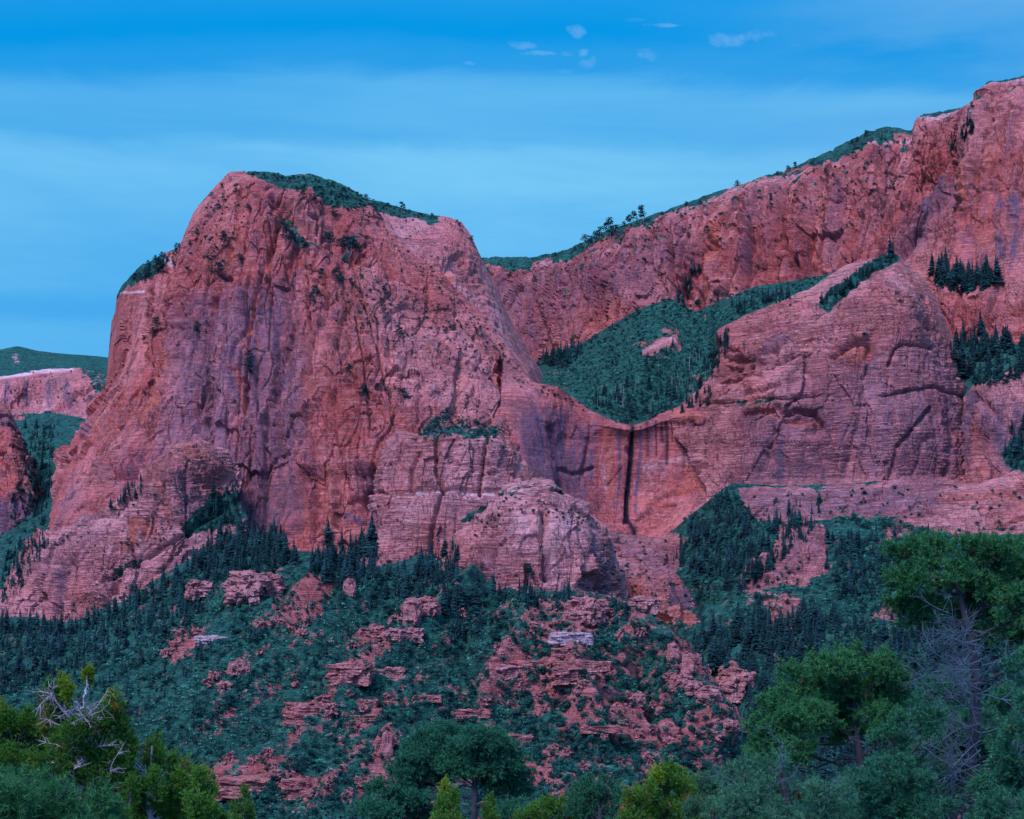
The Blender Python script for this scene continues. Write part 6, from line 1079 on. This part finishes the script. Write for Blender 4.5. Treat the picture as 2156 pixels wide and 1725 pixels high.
near_tree('pinyon_pine', 'dark twin-domed pinyon with black forked trunk at the bottom centre', 'pine tree', 30.0, 1000,
    [(996, 1740), (1000, 1680), (998, 1620), (1000, 1580)],
    [(895, 1560, 34, 20), (935, 1552, 42, 24), (975, 1575, 36, 24), (1010, 1552, 40, 24), (1050, 1568, 40, 24), (905, 1590, 50, 26), (960, 1610, 46, 22), (1030, 1605, 50, 26), (1075, 1600, 32, 22), (870, 1600, 34, 18), (1080, 1635, 36, 18), (850, 1625, 34, 16), (1045, 1645, 44, 18), (900, 1640, 44, 18), (1095, 1665, 26, 14), (820, 1655, 36, 14), (870, 1680, 50, 18), (800, 1700, 44, 20), (850, 1715, 50, 18), (1090, 1700, 50, 18), (1050, 1690, 30, 14)],
    M_pine2, 16, group=G3, needle=(0.055, 0.009), r0=0.09, dens=1.9, grow_=1.2, deadb=[(990, 1690, -1, 0.25, 90, 0.014, 2), (1004, 1690, 1, 0.35, 70, 0.012, 1)])
# junipers
near_tree('juniper_tree', 'big yellow-green juniper with a bleached dead top at the left', 'juniper', 19.0, 170,
    [(172, 1700), (172, 1600), (176, 1540), (176, 1470)],
    [(118, 1455, 17, 20), (104, 1485, 20, 22), (138, 1470, 16, 22), (124, 1510, 26, 24), (140, 1437, 9, 10), (174, 1422, 7, 8), (168, 1450, 11, 11), (236, 1477, 14, 18), (246, 1512, 18, 26), (228, 1500, 14, 16), (262, 1560, 20, 26), (215, 1545, 24, 18), (165, 1548, 34, 18), (130, 1560, 30, 20), (185, 1585, 46, 28), (120, 1600, 40, 26), (240, 1600, 34, 30), (200, 1630, 50, 28), (150, 1650, 46, 26), (262, 1650, 28, 30), (225, 1680, 46, 30), (170, 1700, 50, 28), (90, 1540, 22, 20), (178, 1530, 26, 16), (205, 1515, 14, 14), (150, 1520, 16, 14)],
    M_jun, 21, 'juniper', group=G2, grow_=1.2, dens=1.3, dmat=M_dead, rust=7, yellow=(4, 5, 6, 7), bark=M_dead, r0=0.03,
    deadb=[(174, 1540, 0.05, 1, 110, 0.022, 2), (180, 1540, 0.30, 1, 110, 0.014, 2), (186, 1540, 0.5, 1, 90, 0.012, 2), (168, 1540, -0.3, 1, 90, 0.012, 2), (205, 1530, 0.9, 0.8, 60, 0.010, 1), (150, 1530, -0.6, 1, 60, 0.01, 1), (215, 1570, 0.8, 0.4, 60, 0.01, 1), (145, 1570, -1, 0.5, 60, 0.01, 1), (165, 1650, 0.1, 1, 70, 0.012, 2), (240, 1640, 0.2, 1, 70, 0.012, 2)])
near_tree('juniper_tree', 'dense green juniper at the left edge', 'juniper', 20.5, 30,
    [(30, 1720), (28, 1620), (25, 1540)], [(8, 1497, 14, 18), (30, 1508, 22, 18), (62, 1515, 18, 20), (-20, 1520, 34, 26), (20, 1540, 34, 24), (60, 1550, 28, 24), (-10, 1580, 40, 28), (40, 1590, 40, 26), (80, 1600, 30, 26), (10, 1620, 44, 26), (70, 1640, 40, 26)], M_jun, 22, 'juniper', group=G2, yellow=(0,), rust=1, dens=1.3, grow_=1.25)
near_tree('juniper_tree', 'slim green juniper with a pale stem showing through, first right of the big juniper', 'juniper', 19.5, 318,
    [(316, 1730), (318, 1640), (320, 1570)], [(326, 1570, 12, 18), (312, 1582, 14, 16), (334, 1600, 18, 26), (306, 1620, 18, 22), (340, 1640, 17, 26), (300, 1655, 18, 24), (338, 1680, 18, 26), (296, 1695, 22, 26), (340, 1715, 22, 22), (290, 1575, 12, 16), (280, 1600, 14, 18)], M_jun, 23, 'juniper', group=G2, grow_=1.2, dens=1.2, bark=M_dead, r0=0.04, rust=2, deadb=[(317, 1690, 0.5, 0.6, 60, 0.008, 1), (317, 1660, -0.6, 0.5, 50, 0.008, 1)])
near_tree('juniper_tree', 'slim green juniper with pointed rusty top, between two others', 'juniper', 20.0, 385,
    [(384, 1740), (382, 1660), (380, 1600)], [(378, 1600, 9, 16), (372, 1625, 18, 20), (394, 1635, 14, 20), (366, 1655, 18, 22), (396, 1665, 18, 22), (380, 1690, 24, 24), (366, 1718, 22, 20), (404, 1712, 20, 22)], M_jun, 24, 'juniper', group=G2, grow_=1.2, rust=2)
near_tree('juniper_tree', 'bushy green juniper, fourth from the left edge', 'juniper', 19.0, 430,
    [(428, 1740), (426, 1690), (424, 1640)], [(424, 1628, 10, 14), (420, 1650, 18, 18), (440, 1668, 18, 20), (418, 1682, 22, 22), (448, 1700, 20, 22), (425, 1718, 28, 20), (462, 1722, 14, 18)], M_jun, 25, 'juniper', group=G2, grow_=1.2, rust=1)
near_tree('juniper_tree', 'young pale green juniper tip at the bottom left of centre', 'juniper', 24.0, 508,
    [(507, 1740), (506, 1700)], [(506, 1680, 7, 14), (500, 1702, 15, 16), (516, 1712, 13, 16), (504, 1728, 22, 14)], M_jun, 26, 'juniper', group=G2)
near_tree('juniper_tree', 'short yellow-green juniper column low in front of the big juniper', 'juniper', 17.0, 262,
    [(262, 1740), (262, 1690)], [(262, 1672, 11, 20), (256, 1700, 20, 22), (272, 1716, 18, 20), (240, 1725, 22, 16), (210, 1722, 26, 18)], M_jun, 27, 'juniper', group=G2, grow_=1.2)
near_tree('pine_branch_tree', 'long-needled blue-green pine boughs in the bottom left corner', 'pine tree', 11.0, -60,
    [(-60, 1760), (-40, 1700)], [(0, 1655, 54, 18), (70, 1655, 50, 18), (130, 1672, 44, 18), (50, 1700, 70, 28), (130, 1705, 66, 26), (190, 1700, 44, 24), (-10, 1690, 60, 30), (210, 1735, 50, 20), (120, 1740, 70, 20)], M_pine, 28, group=G2, needle=(0.060, 0.0042), dens=1.7, r0=0.07,
    deadb=[(-20, 1655, 1.0, 0.28, 110, 0.013, 1), (-20, 1665, 1.0, 0.12, 90, 0.012, 1), (60, 1700, 1.0, 0.3, 70, 0.006, 1), (120, 1680, 1, 0.2, 60, 0.005, 1)])
near_tree('juniper_tree', 'small bright yellow-green juniper in front of the twin-domed pinyon', 'juniper', 24.0, 945,
    [(944, 1740), (944, 1690)], [(934, 1664, 9, 18), (958, 1672, 7, 14), (930, 1690, 14, 16), (950, 1700, 20, 18), (930, 1718, 22, 16), (962, 1718, 18, 18)], M_jun, 31, 'juniper', group=G3, yellow=(0,), rust=1)
near_tree('juniper_tree', 'tiny bright juniper tip right of the pinyon trunk', 'juniper', 24.0, 1030,
    [(1030, 1745), (1030, 1710)], [(1033, 1690, 6, 14), (1026, 1705, 9, 14), (1036, 1718, 12, 14)], M_jun, 32, 'juniper', group=G3, bark=M_dead)
near_tree('juniper_tree', 'green juniper with a yellow crown between pinyon and blue pine', 'juniper', 26.0, 1190,
    [(1190, 1745), (1190, 1710)], [(1150, 1685, 20, 14), (1180, 1695, 26, 16), (1140, 1712, 34, 16), (1200, 1715, 32, 18), (1110, 1722, 30, 14), (1215, 1680, 22, 14)], M_jun, 33, 'juniper', group=G3, dens=0.8)
near_tree('pinyon_pine', 'blue-green pinyon low at the bottom, right of centre', 'pine tree', 25.0, 1265,
    [(1265, 1745), (1263, 1700)], [(1250, 1652, 32, 20), (1280, 1665, 32, 20), (1235, 1685, 40, 22), (1290, 1695, 42, 24), (1250, 1715, 50, 22), (1320, 1715, 40, 22)], M_pine2, 34, group=G3, needle=(0.05, 0.008), dens=0.8)
near_tree('juniper_tree', 'broad yellow-tinged juniper with rusty patches, bottom right of centre', 'juniper', 23.0, 1400,
    [(1400, 1745), (1402, 1690), (1402, 1650)], [(1378, 1625, 16, 12), (1404, 1616, 20, 13), (1430, 1630, 18, 12), (1395, 1645, 32, 18), (1360, 1655, 24, 16), (1440, 1655, 28, 18), (1330, 1668, 22, 14), (1345, 1690, 34, 20), (1400, 1690, 42, 22), (1450, 1690, 34, 22), (1470, 1650, 22, 12), (1330, 1715, 34, 18), (1390, 1722, 44, 18), (1450, 1722, 44, 18), (1490, 1680, 24, 20)], M_jun, 35, 'juniper', group=G3, yellow=(0,), rust=4, dens=0.9)
near_tree('pine_tree', 'grey-green pine between the broad juniper and the cone-bearing pine', 'pine tree', 21.0, 1500,
    [(1500, 1745), (1500, 1700)], [(1490, 1640, 28, 18), (1510, 1665, 32, 20), (1530, 1635, 26, 16), (1480, 1700, 40, 22), (1530, 1710, 44, 24)], M_pine3, 36, group=G3, needle=(0.05, 0.006), dens=0.9)

near_tree('pine_tree', 'dark pine standing behind the bare trunk of the tallest pine', 'pine tree', 24.0, 2010,
    [(2008, 1740), (2000, 1600), (1990, 1500)], [(1960, 1470, 44, 34), (2010, 1440, 40, 36), (1985, 1530, 60, 44), (2040, 1520, 50, 50), (1950, 1590, 60, 44), (2020, 1600, 64, 50), (2090, 1580, 50, 50), (1980, 1660, 70, 44), (2060, 1670, 60, 44), (2110, 1480, 40, 46)], M_pine2, 41, group=G1, dens=1.0)
near_tree('pinyon_pine', 'low dark pinyon filling the bottom edge right of the twin-domed one', 'pine tree', 27.0, 1340,
    [(1340, 1745), (1338, 1710)], [(1130, 1725, 50, 16), (1210, 1728, 50, 18), (1300, 1728, 60, 18), (1180, 1700, 30, 14)], M_pine2, 42, group=G3, needle=(0.05, 0.008), dens=1.2)
near_tree('juniper_tree', 'olive juniper sprawling behind the big juniper, lower left', 'juniper', 22.0, 120,
    [(120, 1740), (120, 1660)], [(60, 1600, 50, 34), (120, 1630, 50, 34), (190, 1610, 50, 34), (250, 1640, 40, 34), (300, 1690, 40, 34), (180, 1670, 60, 34), (350, 1720, 50, 24)], M_jun, 43, 'juniper', group=G2)
